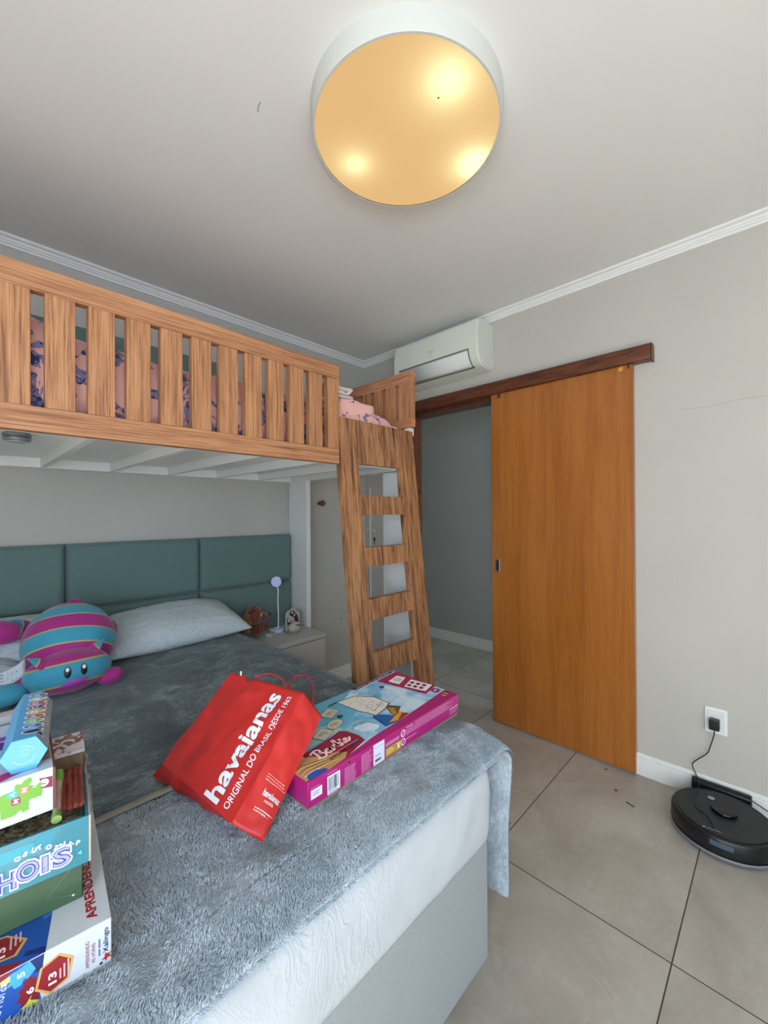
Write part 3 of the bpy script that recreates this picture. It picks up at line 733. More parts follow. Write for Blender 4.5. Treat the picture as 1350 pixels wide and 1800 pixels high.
o = link('hem', cloth_grid(100, 4, hemf), plain('taupe hem ribbon', rgb(128, 124, 112), 0.7), thr, smooth=180)
s_ = o.modifiers.new('thick', 'SOLIDIFY'); s_.thickness = 0.004

tf0 = THROW_FN[0]
pf = lambda u, v: tf0(u, v)+Vector((0.010 if u > 0.8 and tf0(u, v).z < 0.64 else 0, 0, 0.011 if tf0(u, v).z > 0.6 else 0))
tag(link('fleece_pile', pile(pf, 640, 260, lambda p: p.x > 0.0 and p.y < 1.058), M_throw, thr, smooth=180), kind='stuff')

# ------------------------------------------------------------------ pillows
t = NT('pale blue pillow cotton'); v = t.coord()
t.l(t.ramp(t.noise(v, 5, 3), [(0.3, rgb(196, 206, 210)), (0.7, rgb(208, 217, 221))]), t.b.inputs['Base Color']); t.b.inputs['Roughness'].default_value = 0.85
wr = t.noise(t.coord((1.2, 3.0, 1), (0, 0, R(-30))), 7, 4, 0.5, 1.5)
t.bump(t.ramp(wr, [(0.42, (0, 0, 0, 1)), (0.5, (1, 1, 1, 1)), (0.6, (0.2, 0.2, 0.2, 1))]), 0.4, 0.008); M_pil = t.m
def pillow(c, w, d, hgt, rx, rz, seed):
    bm = bmesh.new(); n = 44; V = {}
    Mx = Matrix.Translation(c) @ Matrix.Rotation(rz, 4, 'Z') @ Matrix.Rotation(rx, 4, 'X')
    def P(u, v, s):
        a = abs(u)**2.6; b = abs(v)**2.6; th = max(0.0, (1-a))**0.55*max(0.0, (1-b))**0.55
        pinch = 1-0.06*(1-abs(v))**1*0 - 0.05*(abs(u)**4)*(1-abs(v)**2) ; px = u*w/2*(1-0.045*(1-v*v)*abs(u)**3); py = v*d/2*(1-0.06*(1-u*u)*abs(v)**3)
        z = s*hgt/2*th*(1+0.12*noise.noise(Vector((u*2+seed, v*2, s))))+0.006*th*noise.noise(Vector((u*9+seed, v*7, s*2)))+0.010*th*abs(noise.noise(Vector((u*4+v*5+seed, v*9-u*3, s*2))))
        return Mx @ Vector((px, py, z*(0.75 if s < 0 else 1)))
    for s in (1, -1):
        for i in range(n+1):
            for j in range(n+1):
                u, v = math.sin((-1+2*i/n)*math.pi/2), math.sin((-1+2*j/n)*math.pi/2)
                if s == -1 and (i in (0, n) or j in (0, n)): V[s, i, j] = V[1, i, j]
                else: V[s, i, j] = bm.verts.new(P(u, v, s))
        for i in range(n):
            for j in range(n):
                q = (V[s, i, j], V[s, i+1, j], V[s, i+1, j+1], V[s, i, j+1]); bm.faces.new(q if s == 1 else q[::-1])
    return bm
tag(link('pillow', pillow((0.80, 2.345, 0.765), 0.70, 0.40, 0.19, R(14), R(2), 1), M_pil, loc=(0.80, 2.36, 0.69), smooth=180), 'pale blue pillow beside the toy dog against the headboard', 'pillow', 'pillows along the headboard')
pl2 = tag(link('pillow', pillow((0.05, 2.335, 0.79), 0.68, 0.42, 0.20, R(24), R(-2), 5), M_pil, loc=(0.05, 2.36, 0.69), smooth=180), 'pale pillow behind the striped plush toy', 'pillow', 'pillows along the headboard')
pl3 = tag(link('pillow', pillow((-0.02, 2.09, 0.755), 0.44, 0.34, 0.12, R(8), R(12), 9), M_pil, loc=(-0.02, 2.09, 0.70), smooth=180), 'small pale pillow with printed care tag at the left edge', 'pillow', 'pillows along the headboard')
M_tag = plain('care tag', rgb(206, 214, 224), 0.7)
def tf(u, v): return Vector((0.045+0.12*u, 1.925+0.05*u-0.02*v, 0.790+0.052*u-0.05*v+0.006*math.sin(u*6)))
o = link('care_tag', cloth_grid(10, 4, tf), M_tag, pl3, smooth=180); s_ = o.modifiers.new('th', 'SOLIDIFY'); s_.thickness = 0.001
a = Art(fn=lambda x, y, h: tf(min(1, x/120.0), 1-y/40.0)+Vector((-0.1, -0.7, 0.7))*0.0012)
for i in range(4): a.lines((110, 120, 140), 8, 5+8*i, 100, 11+8*i, 1, seed=i, w=3)
a.done('tag_print', pl3)

# ------------------------------------------------------------------ nightstand and things on it
ns = thing('nightstand', 'low white nightstand between the bed and the loft bed leg', 'nightstand', (1.42, 2.37, 0))
M_ns = plain('warm white lacquer', rgb(196, 194, 190), 0.4, vary=0.015)
link('top', B((1.16, 1.680, 2.165, 2.540, 0.548, 0.576)), M_ns, ns, bevel=0.0015)
link('body', B((1.165, 1.678, 2.19, 2.540, 0.10, 0.546)), M_ns, ns, bevel=0.001)
link('drawer', B((1.166, 1.677, 2.170, 2.189, 0.33, 0.542)), M_ns, ns, bevel=0.0015)
link('drawer', B((1.166, 1.677, 2.170, 2.189, 0.11, 0.324)), M_ns, ns, bevel=0.0015)
for x, y in ((1.19, 2.22), (1.65, 2.22), (1.19, 2.51), (1.65, 2.51)):
    link('foot', B((x-0.015, x+0.015, y-0.015, y+0.015, 0, 0.10)), M_dark, ns)
NZ = 0.5765
lm = thing('desk_lamp', 'small white gooseneck lamp with round head on the nightstand', 'lamp', (1.475, 2.432, NZ))
M_lp = plain('lamp lilac white', rgb(214, 214, 236), 0.35, vary=0.01)
bm = bmesh.new(); lathe(bm, [(0.044, 0), (0.046, 0.004), (0.046, 0.014), (0.040, 0.019), (0.010, 0.021), (0.008, 0.026)], (1.475, 2.432, NZ), 36); link('lamp_base', bm, M_lp, lm, smooth=40)
bm = bmesh.new(); tube(bm, spline([(1.487, 2.432, NZ+0.02), (1.487, 2.432, 0.70), (1.480, 2.425, 0.78), (1.484, 2.428, 0.85), (1.476, 2.430, 0.885), (1.468, 2.426, 0.90)], 8), 0.0042, 10); link('gooseneck', bm, plain('white hose', rgb(226, 230, 236), 0.4, vary=0.01), lm, smooth=60)
dirc = Vector((-0.52, -0.84, 0.12)).normalized(); Mq = Matrix.Translation((1.466, 2.420, 0.910)) @ dirc.to_track_quat('Z', 'Y').to_matrix().to_4x4()
bm = bmesh.new(); lathe(bm, [(0.030, -0.012), (0.034, -0.006), (0.034, 0.002), (0.032, 0.004)], M=Mq, n=36); link('lamp_head', bm, M_lp, lm, smooth=40)
bm = bmesh.new(); lathe(bm, [(0.0305, 0.0035), (0.0305, 0.0048)], M=Mq, n=36); link('diffuser', bm, plain('lilac diffuser', rgb(190, 190, 240), 0.4, vary=0.0), lm, smooth=40)
# toy dog
dg = thing('toy_dog', 'brown plush dog with long ears and purple bow on the nightstand', 'plush toy', (1.305, 2.42, NZ))
def fur(name, c1, c2, sc=60):
    t = NT(name); v = t.coord(); n = t.noise(v, sc, 4, 0.7, 0.8)
    t.l(t.ramp(n, [(0.35, c1), (0.65, c2)]), t.b.inputs['Base Color']); t.b.inputs['Roughness'].default_value = 0.95
    setin(t.b, 'Sheen Weight', 0.4); t.bump(n, 0.8, 0.006); return t.m
M_fur = fur('russet plush', rgb(96, 46, 26), rgb(140, 74, 44)); M_ear = fur('tan plush', rgb(122, 76, 34), rgb(160, 108, 56))
bm = bmesh.new(); ball(bm, (1.325, 2.425, NZ+0.048), (0.048, 0.045, 0.048), 3, nz=0.12, seed=1); link('body', bm, M_fur, dg, smooth=180)
bm = bmesh.new(); ball(bm, (1.305, 2.415, 0.718), (0.058, 0.055, 0.058), 4, nz=0.10, seed=2); ball(bm, (1.352, 2.388, 0.705), (0.036, 0.030, 0.030), 3, nz=0.06, seed=3)
ball(bm, (1.305, 2.42, 0.757), (0.038, 0.036, 0.025), 3, nz=0.2, seed=8)
hd = link('head', bm, M_fur, dg, smooth=180)
bm = bmesh.new(); ball(bm, (1.243, 2.398, 0.682), (0.026, 0.028, 0.068), 3, nz=0.2, seed=4); link('ear', bm, M_ear, dg, smooth=180)
bm = bmesh.new(); ball(bm, (1.36, 2.455, 0.685), (0.022, 0.026, 0.060), 3, nz=0.2, seed=5); link('ear', bm, M_ear, dg, smooth=180)
bm = bmesh.new(); ball(bm, (1.388, 2.374, 0.716), (0.009, 0.010, 0.009), 2); link('nose', bm, M_dark, hd, smooth=180)
bm = bmesh.new(); ball(bm, (1.326, 2.366, 0.724), (0.010, 0.006, 0.012), 2); e_ = link('eye', bm, plain('cream eye', rgb(210, 190, 140), 0.2), hd, smooth=180)
bm = bmesh.new(); ball(bm, (1.329, 2.361, 0.724), (0.005, 0.003, 0.006), 2); link('pupil', bm, plain('black glossy', rgb(20, 16, 14), 0.1), e_, smooth=180)
for dx in (0.018, -0.020):
    bm = bmesh.new(); ball(bm, (1.352+dx, 2.385+dx*0.4, NZ+0.060), (0.014, 0.022, 0.03), 3, nz=0.15, seed=7); link('front_leg', bm, M_fur, dg, smooth=180)
bm = bmesh.new(); ball(bm, (1.252, 2.375, 0.752), (0.016, 0.008, 0.010), 2); ball(bm, (1.270, 2.368, 0.760), (0.014, 0.008, 0.011), 2); ball(bm, (1.262, 2.368, 0.755), 0.006, 2)
link('bow', bm, plain('purple satin', rgb(96, 30, 80), 0.35), dg, smooth=180)
# card box and figurine
Mb = Matrix.Translation((1.395, 2.375, NZ)) @ Matrix.Rotation(R(38), 4, 'Z')
bxo = tag(link('card_box', B((-0.03, 0.03, -0.022, 0.022, 0, 0.019), M=Mb), plain('pale card', rgb(186, 186, 178), 0.6), loc=(1.395, 2.375, NZ), bevel=0.001), 'tiny pale flat box between the toy dog and gooseneck lamp', 'box')
fg = thing('saint_figurine', 'small stone plaque with dark painted family behind round pale pebble', 'figurine', (1.56, 2.36, NZ))
Rf = Matrix.Translation((1.560, 2.375, NZ)) @ Matrix.Rotation(R(-32), 4, 'Z')
bm = bmesh.new(); pts = [(-0.047, 0), (0.047, 0), (0.05, 0.11), (0.043, 0.128), (0.024, 0.136), (0.010, 0.150), (-0.006, 0.152), (-0.020, 0.138), (-0.036, 0.130), (-0.046, 0.112)]
prism(bm, pts, -0.010, 0.010, Rf @ Matrix.Rotation(R(90), 4, 'X'))
pq = link('plaque', bm, plain('pale stone', rgb(188, 176, 166), 0.8, vary=0.15, nscale=60, bump=0.4), fg, bevel=0.003)
Oo = Rf @ Vector((0, -0.0101, 0)); ux = Rf.to_3x3() @ Vector((1, 0, 0))
a = Art(Oo, ux, (0, 0, 1)); K = (38, 24, 22); S = (214, 180, 160); Wt = (196, 188, 180)
a.poly(K, [(-16, 128), (-8, 138), (6, 138), (14, 130), (18, 118), (30, 108), (38, 84), (44, 40), (-34, 40), (-38, 74), (-30, 96), (-20, 106)])
a.poly(Wt, [(-30, 92), (-16, 106), (-2, 92), (-6, 60), (-32, 56)]); a.disc(S, -2, 124, 7, 9); a.disc(S, 13, 106, 6.5, 8); a.poly(Wt, [(0, 96), (10, 92), (14, 60), (-4, 58)])
a.disc(S, -6, 88, 5, 6); a.stroke(K, [(-26, 90), (-18, 74), (-16, 56)], 3, 4); a.stroke(K, [(2, 92), (-4, 74), (4, 58)], 2.5, 4); a.done('painting', pq)
bm = bmesh.new(); ball(bm, (1.540, 2.318, NZ+0.036), (0.047, 0.034, 0.037), 4, nz=0.08, seed=11)
pb = link('pebble', bm, plain('cream marble', rgb(192, 184, 172), 0.5, vary=0.12, nscale=30), fg, smooth=180)
bm = bmesh.new(); tube(bm, spline([(1.530, 2.287, NZ+0.058), (1.545, 2.286, NZ+0.055), (1.560, 2.292, NZ+0.057)], 4), 0.003, 6); link('pebble_mark', bm, M_dark, pb)

# ------------------------------------------------------------------ wall fittings behind the ladder
hk = thing('wall_hook', 'round brown wooden wall hook beside the loft bed leg', 'hook', (1.962, WY, 1.441))
MR = Matrix.Translation((1.962, WY, 1.441)) @ Matrix.Rotation(R(90), 4, 'X')
M_hook = wood('hook wood', rgb(128, 84, 62), rgb(104, 64, 46), rgb(70, 40, 28), (8, 1, 8), 1.0)
bm = bmesh.new(); lathe(bm, [(0.008, 0), (0.008, 0.03), (0.020, 0.034), (0.022, 0.040), (0.022, 0.052), (0.018, 0.056)], M=MR, n=28); link('knob', bm, M_hook, hk, smooth=40)
bm = bmesh.new(); lathe(bm, [(0.012, 0), (0.012, 0.003)], M=MR, n=20); link('collar', bm, M_hook, hk)
cd = tag(link('cable_channel', B((2.452, 2.46, 2.540, 2.548, 0.112, 1.585)), M_trim, loc=(2.456, 2.544, 0.112)), 'thin white cable channel up the corner behind the ladder', 'cable channel')
kk = thing('key_hook', 'white wall hook holding a small key behind the ladder', 'hook', (2.46, 2.50, 1.21))
bm = bmesh.new(); tube(bm, spline([(2.456, 2.60, 1.222), (2.448, 2.53, 1.223), (2.446, 2.49, 1.223), (2.446, 2.478, 1.216), (2.448, 2.476, 1.205)], 5), 0.0042, 8); link('arm', bm, M_trim, kk, smooth=60)
bm = bmesh.new(); tube(bm, [(2.445, 2.482, 1.20), (2.445, 2.484, 1.155)], 0.0015, 6); k1 = link('key_chain', bm, M_steel, kk)
link('key', B((2.442, 2.448, 2.476, 2.492, 1.13, 1.156), (2.443, 2.447, 2.481, 2.486, 1.10, 1.13)), M_dark, kk)
bm = bmesh.new(); tube(bm, [(2.175, WY-0.0003, 0.49), (2.183, WY-0.0003, 0.495), (2.190, WY-0.0003, 0.503)], 0.003, 5)
tag(link('wall_mark', bm, plain('blue grey stain', rgb(96, 116, 128), 0.8)), kind='structure')
# socket, adapter, dock, robot vacuum
so = thing('wall_socket', 'white wall socket plate right of the sliding door', 'socket', (2.46, 0.229, 0.385))
pl_ = link('plate', B((2.452, 2.46, 0.188, 0.271, 0.325, 0.443)), M_trim, so, bevel=0.002)
link('frame', B((2.4495, 2.453, 0.198, 0.261, 0.337, 0.431)), plain('socket inner', rgb(222, 222, 220), 0.4), so, bevel=0.001)
M_blk = plain('black plastic', rgb(16, 17, 20), 0.38, vary=0.02); M_blkg = plain('glossy black', rgb(8, 9, 14), 0.12, vary=0.0)
ad = thing('power_adapter', 'black power adapter plugged into the wall socket', 'adapter', (2.43, 0.234, 0.375))
link('block', B((2.412, 2.4495, 0.214, 0.252, 0.352, 0.398)), M_blk, ad, bevel=0.004, seg=3)
bm = bmesh.new(); tube(bm, spline([(2.432, 0.234, 0.352), (2.432, 0.235, 0.325), (2.438, 0.250, 0.262), (2.440, 0.262, 0.225), (2.440, 0.300, 0.180), (2.440, 0.318, 0.150), (2.435, 0.305, 0.115), (2.430, 0.298, 0.095)], 8), 0.0022, 8)
link('cable', bm, M_blk, ad, smooth=60)
dk = thing('charging_dock', 'black charging dock against the baseboard behind the robot vacuum', 'dock', (2.42, 0.20, 0))
bm = bmesh.new(); prism(bm, [(2.443, 0.0), (2.443, 0.100), (2.424, 0.104), (2.404, 0.096), (2.404, 0.030), (2.392, 0.012), (2.392, 0.0)], -0.318, -0.105, MY)
dkb = link('housing', bm, M_blk, dk, bevel=0.005, seg=3)
a = Art((2.4365, 0.300, 0.1035), (0, -1, 0), (-1, 0, 0.2)); a.lines((110, 116, 120), 0, 2, 12, 6, 1, w=2); a.done('dock_print', dk)
for pp in ([(2.43, 0.12, 0.09), (2.435, 0.09, 0.075), (2.432, 0.05, 0.06), (2.43, 0.0, 0.045), (2.43, -0.06, 0.03)], [(2.428, 0.115, 0.085), (2.415, 0.10, 0.05), (2.42, 0.085, 0.02), (2.432, 0.05, 0.012), (2.438, 0.0, 0.02), (2.436, -0.07, 0.015)]):
    bm = bmesh.new(); tube(bm, spline(pp, 6), 0.0022, 8); link('cable', bm, M_blk, dk, smooth=60)
RC = (2.222, 0.190)
rv = thing('robot_vacuum', 'round black robot vacuum on the tiled floor by the wall', 'robot vacuum', (RC[0], RC[1], 0))
bm = bmesh.new(); lathe(bm, [(0.120, 0.012), (0.164, 0.014), (0.174, 0.022), (0.176, 0.050), (0.176, 0.080), (0.172, 0.089), (0.166, 0.092), (0.160, 0.0905)], (RC[0], RC[1], 0), 96); rb = link('body', bm, M_blk, rv, smooth=35)
bm = bmesh.new(); lathe(bm, [(0.1565, 0.0), (0.1565, 0.002), (0.155, 0.003)], (RC[0], RC[1], 0.0905), 96); tp = link('top_cover', bm, plain('satin graphite', rgb(24, 26, 32), 0.42, vary=0.03), rv, smooth=30)
bm = bmesh.new(); lathe(bm, [(0.178, 0.016), (0.1795, 0.020), (0.1795, 0.024), (0.178, 0.027)], (RC[0], RC[1], 0), 96, cap=False); link('bumper_strip', bm, plain('grey rubber', rgb(120, 122, 126), 0.5), rv, smooth=30)
for s in (-1, 1):
    bm = bmesh.new(); lathe(bm, [(0.034, -0.012), (0.036, -0.008), (0.036, 0.008), (0.034, 0.012)], M=Matrix.Translation((RC[0]+0.0, RC[1]+s*0.11, 0.036)) @ Matrix.Rotation(R(90), 4, 'X'), n=24); link('wheel', bm, M_dark, rv)
# lidar dome: crescent-shaped low turret
bm = bmesh.new(); dpts = []
for k in range(21): a_ = R(-84+168*k/20); dpts.append((-0.046*math.cos(a_), 0.046*math.sin(a_)))
dpts2 = dpts + [(0.004*0-0.010+0.012*math.sin(math.pi*k/8), 0.040-0.080*k/8) for k in range(1, 8)]
prism(bm, dpts2, 0, 0.013, Matrix.Translation((RC[0]+0.022, RC[1]-0.004, 0.0935)))
link('lidar_turret', bm, M_blkg, rv, bevel=0.004, seg=3)
bm = bmesh.new(); lathe(bm, [(0.012, 0), (0.013, 0.002), (0.010, 0.003)], (RC[0]+0.088, RC[1]+0.045, 0.0935), 24); link('button', bm, plain('silver button', rgb(170, 175, 180), 0.25, 0.6), rv, smooth=50)
bm = bmesh.new(); tube(bm, [(RC[0]+0.012, RC[1], 0.1068), (RC[0]+0.012, RC[1]-0.001, 0.1072)], 0.003, 8); link('sensor_dot', bm, plain('amber dot', rgb(150, 90, 60), 0.3), rv)
a = Art((RC[0]-0.142, RC[1]+0.040, 0.0937), (0.10, -1, 0), (1, 0.10, 0))
a.disc((200, 204, 208), -5, 4, 4.2); a.lines((176, 180, 186), 4, 1, 62, 8, 1, w=3.4); a.done('lettering', tp)
bm = bmesh.new(); pts = []
for k in range(7):
    a_ = R(196-4*k); pts.append(a_)
rows = [(bm.verts.new((RC[0]+0.1768*math.cos(q), RC[1]+0.1768*math.sin(q), 0.058)), bm.verts.new((RC[0]+0.1768*math.cos(q), RC[1]+0.1768*math.sin(q), 0.078))) for q in pts]
for a, b in zip(rows, rows[1:]): bm.faces.new((a[0], b[0], b[1], a[1]))
link('front_sticker', bm, plain('slate sticker', rgb(70, 84, 100), 0.3), rv)
bm = bmesh.new(); tube(bm, spline([(2.425, 0.292, 0.104), (2.375, 0.285, 0.098), (2.30, 0.288, 0.0965), (2.215, 0.282, 0.0965), (2.180, 0.262, 0.0965), (2.165, 0.235, 0.0965), (2.125, 0.215, 0.0965), (2.095, 0.205, 0.0965)], 8), 0.0014, 7)
tag(link('thin_cord', bm, M_blk, loc=(2.2, 0.25, 0.096), smooth=60), 'thin black cord lying over the robot vacuum lid', 'cord')
M_deb = plain('brown crumb', rgb(66, 44, 32), 0.8)
for (x, y, dx, dy, lb) in ((2.166, 0.517, -0.006, -0.018, 'dark splinter on the tiles left of the robot vacuum'), (2.374, 0.679, 0.002, -0.007, 'tiny crumb on the floor just below the sliding door'), (2.229, 0.593, 0.003, -0.006, 'tiny crumb between sliding door and robot vacuum'), (1.668, 0.871, 0.004, -0.009, 'small crumb on the floor beside the hanging throw')):
    bm = bmesh.new(); tube(bm, [(x-dx, y-dy, 0.0022), (x, y, 0.0030), (x+dx, y+dy, 0.0022)], 0.002, 6)
    tag(link('crumb', bm, M_deb, loc=(x, y, 0)), lb, 'crumb', 'crumbs on the tiles')

# ------------------------------------------------------------------ striped plush toy on the pillows
MAG, CY, YE = (rgb(176, 34, 132), rgb(58, 158, 186), rgb(190, 176, 84))
def stripes(name, period, phase, mag=MAG, cy=CY):
    t = NT(name); co = t.n('ShaderNodeTexCoord'); sp = t.n('ShaderNodeSeparateXYZ'); t.l(co.outputs['Object'], sp.inputs[0])
    fr = t.math('FRACT', t.math('ADD', t.math('DIVIDE', t.math('ADD', sp.outputs[2], phase), period), 20.0))
    c = t.ramp(fr, [(0.0, YE), (0.035, mag), (0.50, YE), (0.545, cy), (0.99, YE)], 'CONSTANT')
    n = t.noise(co.outputs['Object'], 200, 2); c = t.mix(t.math('MULTIPLY', n, 0.18), c, (0.02, 0.02, 0.05, 1))
    t.l(c, t.b.inputs['Base Color']); t.b.inputs['Roughness'].default_value = 0.75; setin(t.b, 'Sheen Weight', 0.25); return t.m
M_str = stripes('striped spandex', 0.118, 0.0); M_strh = stripes('striped spandex head', 0.150, 0.125)
pt = thing('striped_plush', 'large magenta and turquoise striped cat plush toy on the bed', 'plush toy', (0.30, 2.05, 0.69))
def oriented(c, axis): return Matrix.Translation(c) @ Vector(axis).normalized().to_track_quat('Z', 'Y').to_matrix().to_4x4()
def blob(name, c, axis, r, mat, parent, nz=0.03, seed=0, sub=4):
    bm = bmesh.new(); ball(bm, (0, 0, 0), r, sub, nz=nz, seed=seed)
    return link(name, bm, mat, parent, mat=oriented(c, axis), smooth=180)
blob('body', (0.318, 2.115, 0.838), (0.10, 0.52, 0.75), (0.158, 0.150, 0.162), M_str, pt, 0.02, 1, 5)
M_mag = stripes('magenta spandex', 5.0, 0.6); M_cyn = stripes('turquoise spandex', 5.0, 3.5)
blob('tail', (0.350, 2.205, 0.972), (0.1, 0.5, 0.7), (0.030, 0.030, 0.024), M_mag, pt, 0, 0, 3)
hd = blob('head', (0.290, 1.955, 0.768), (-0.02, 0.30, 0.95), (0.137, 0.112, 0.080), M_strh, pt, 0.02, 3, 5)
def cat_ear(c, axis, r, mat):
    bm = bmesh.new(); ball(bm, (0, 0, 0), (1, 1, 1), 4)
    for v in bm.verts:
        p = v.co; k = 1-0.75*max(0, p.z); p.x *= k; p.y *= k; v.co = Vector((p.x*r[0], p.y*r[1]-0.25*r[0]*(p.x**2), p.z*r[2]))
    return link('ear', bm, mat, hd, mat=oriented(c, axis), smooth=180)
M_earp = stripes('striped spandex ear', 0.10, 0.045)
cat_ear((0.198, 1.915, 0.832), (-0.75, 0.0, 0.55), (0.036, 0.016, 0.042), M_earp)
cat_ear((0.372, 1.955, 0.838), (0.65, 0.0, 0.55), (0.038, 0.016, 0.044), M_earp)
M_paw = stripes('striped spandex paw', 0.13, 0.02)
blob('paw', (0.462, 2.20, 0.842), (1, 0, 0.1), (0.048, 0.046, 0.042), stripes('striped paw two', 0.16, 0.035), pt, 0, 6, 4)
blob('paw', (0.165, 2.245, 0.895), (0.8, 0.2, -0.25), (0.040, 0.040, 0.055), M_str, pt, 0, 7, 4)
blob('paw', (0.105, 2.185, 0.905), (1, 0.1, -0.2), (0.046, 0.046, 0.075), stripes('striped paw three', 0.16, 0.02), pt, 0, 7, 4)
blob('paw', (0.415, 1.925, 0.722), (1, -0.2, 0.1), (0.035, 0.032, 0.046), M_mag, pt, 0, 8, 4)
blob('paw', (0.105, 1.93, 0.738), (1, 0.1, 0), (0.044, 0.038, 0.064), M_cyn, pt, 0, 9, 4)
blob('paw', (0.170, 1.965, 0.745), (1, 0.1, 0), (0.036, 0.04, 0.04), M_mag, pt, 0, 9, 4)
M_eye = plain('eye black', rgb(14, 10, 20), 0.4, vary=0); M_eyew = plain('eye white', rgb(240, 240, 245), 0.4, vary=0)
camdir = Vector((-0.22, -0.93, 0.30))
def on_head(dx, dz):
    """a point on the head's front, offset sideways and up"""
    Hc = Vector((0.290, 1.955, 0.768)); Mo = oriented((0, 0, 0), (-0.02, 0.30, 0.95)).to_3x3(); inv = Mo.transposed()
    o0 = inv @ Vector((dx, 0, dz)); d0 = inv @ Vector((-0.14, -0.93, 0.34)); r = Vector((0.137, 0.112, 0.080))
    A = sum((d0[i]/r[i])**2 for i in range(3)); Bq = sum(o0[i]*d0[i]/r[i]**2 for i in range(3)); Cq = sum((o0[i]/r[i])**2 for i in range(3))-1
    tt = (-Bq+math.sqrt(max(0, Bq*Bq-A*Cq)))/A; p = o0+d0*tt; nrm = Vector([p[i]/r[i]**2 for i in range(3)]).normalized()
    return Hc+Mo @ p, (Mo @ nrm)
def patch(name, dx, dz, w, hgt, mat, parent, lift=0.002, rot=0):
    p, nrm = on_head(dx, dz); bm = bmesh.new(); Z = nrm; X = Vector((0, 0, 1)).cross(Z).normalized(); Y = Z.cross(X)
    Mo = Matrix((X, Y, Z)).transposed().to_4x4(); Mo.translation = p+Z*lift
    Mo = Mo @ Matrix.Rotation(rot, 4, 'Z'); ball(bm, (0, 0, 0), (w, hgt, 0.0035), 3, M=Mo)
    return link(name, bm, mat, parent, smooth=180)
for ex in (0.004, 0.052):
    e_ = patch('eye', ex-0.008, -0.012, 0.0105, 0.020, M_eye, hd); patch('eye_glint', ex-0.008, -0.003, 0.006, 0.008, M_eyew, e_, 0.0045)
patch('muzzle_patch', 0.015, -0.052, 0.040, 0.014, plain('light violet', rgb(184, 78, 178), 0.6), hd, 0.0012, 0.15)
# small white and pink packet lying left of the plush
tag(link('tissue_packet', B((0.02, 0.135, 1.775, 1.83, 0.694, 0.722)), fabric_print('packet', rgb(200, 204, 208), rgb(214, 140, 146), 9, 0.6, 1.0), loc=(0.08, 1.8, 0.694), bevel=0.01, seg=3), 'white and pink soft packet on the blanket before the plush', 'packet')

# ------------------------------------------------------------------ boxed painting kit
KR = R(1.2); kx = Vector((math.cos(KR), math.sin(KR), 0)); ky = Vector((-math.sin(KR), math.cos(KR), 0)); KO = Vector((0.537, 0.760, 0.694))
MK = Matrix.Translation(KO) @ Matrix.Rotation(KR, 4, 'Z')
kit = thing('painting_kit_box', 'flat magenta painting kit box with blue cover beside the red bag', 'box', KO+kx*0.3+ky*0.14)
PINK = (176, 28, 112); M_mb = plain('magenta card', rgb(178, 30, 116), 0.35, vary=0.03, coat=0.2)
link('lid', B((0, 0.608, 0, 0.288, 0.010, 0.069), M=MK), M_mb, kit, bevel=0.0012)
link('tray', B((0.003, 0.605, 0.003, 0.285, 0, 0.030), M=MK), plain('kraft grey card', rgb(150, 134, 112), 0.7), kit)
a = Art(KO+Vector((0, 0, 0.069)), kx, ky)
t = NT('printed sky'); v = t.coord(); n = t.noise(v, 9, 5, 0.6, 0.6)
t.l(t.ramp(n, [(0.36, rgb(78, 158, 196)), (0.5, rgb(140, 194, 222)), (0.62, rgb(206, 226, 240))]), t.b.inputs['Base Color']); t.b.inputs['Roughness'].default_value = 0.3; M_sky = t.m
a.poly(M_sky, [(0, 0), (126, 11), (238, 26), (377, 32), (606, 50), (606, 287), (0, 287)])
a.poly((96, 172, 200), [(60, 100), (205, 110), (300, 160), (330, 250), (400, 287), (60, 287)])
a.poly((150, 186, 190), [(205, 108), (262, 122), (300, 90), (300, 34), (215, 34)])
a.poly(M_sky, [(215, 36), (290, 36), (300, 70), (282, 104), (240, 112), (218, 90)])
a.disc((206, 220, 232), 256, 74, 26, 18, rot=20); a.disc((214, 226, 236), 268, 60, 20, 15); a.disc((200, 216, 230), 240, 88, 16, 11)
a.poly((160, 196, 188), [(60, 104), (110, 108), (205, 112), (205, 150), (150, 178), (60, 150)])
a.poly(PINK, [(0, 0), (0, 8), (126, 11), (238, 24), (377, 32), (606, 52), (606, 0)])
a.poly((150, 20, 56), [(48, 96), (150, 106), (190, 114), (203, 100), (212, 60), (208, 30), (126, 10), (60, 40)])
# swirl of painted strands at the lower left
a.poly((196, 150, 92), [(0, 6), (0, 60), (30, 84), (60, 78), (90, 50), (122, 44), (140, 24), (118, 8), (60, 2)])
for i, (c_, off) in enumerate((((232, 200, 130), 0), ((150, 100, 52), 7), ((216, 178, 106), 13), ((122, 78, 40), 19), ((236, 208, 150), 25), ((140, 96, 50), 31))):
    a.stroke(c_, [(4, 8+off*1.6), (26, 22+off*1.2), (52, 24+off*0.9), (84, 22+off*0.7), (122, 14+off*0.65)], 3.4, 5, True)
a.poly((34, 84, 176), [(6, 6), (14, 22), (40, 24), (60, 14), (62, 3), (20, 2)]); a.stroke((210, 220, 236), [(5, 20), (30, 27), (52, 22)], 3, 4)
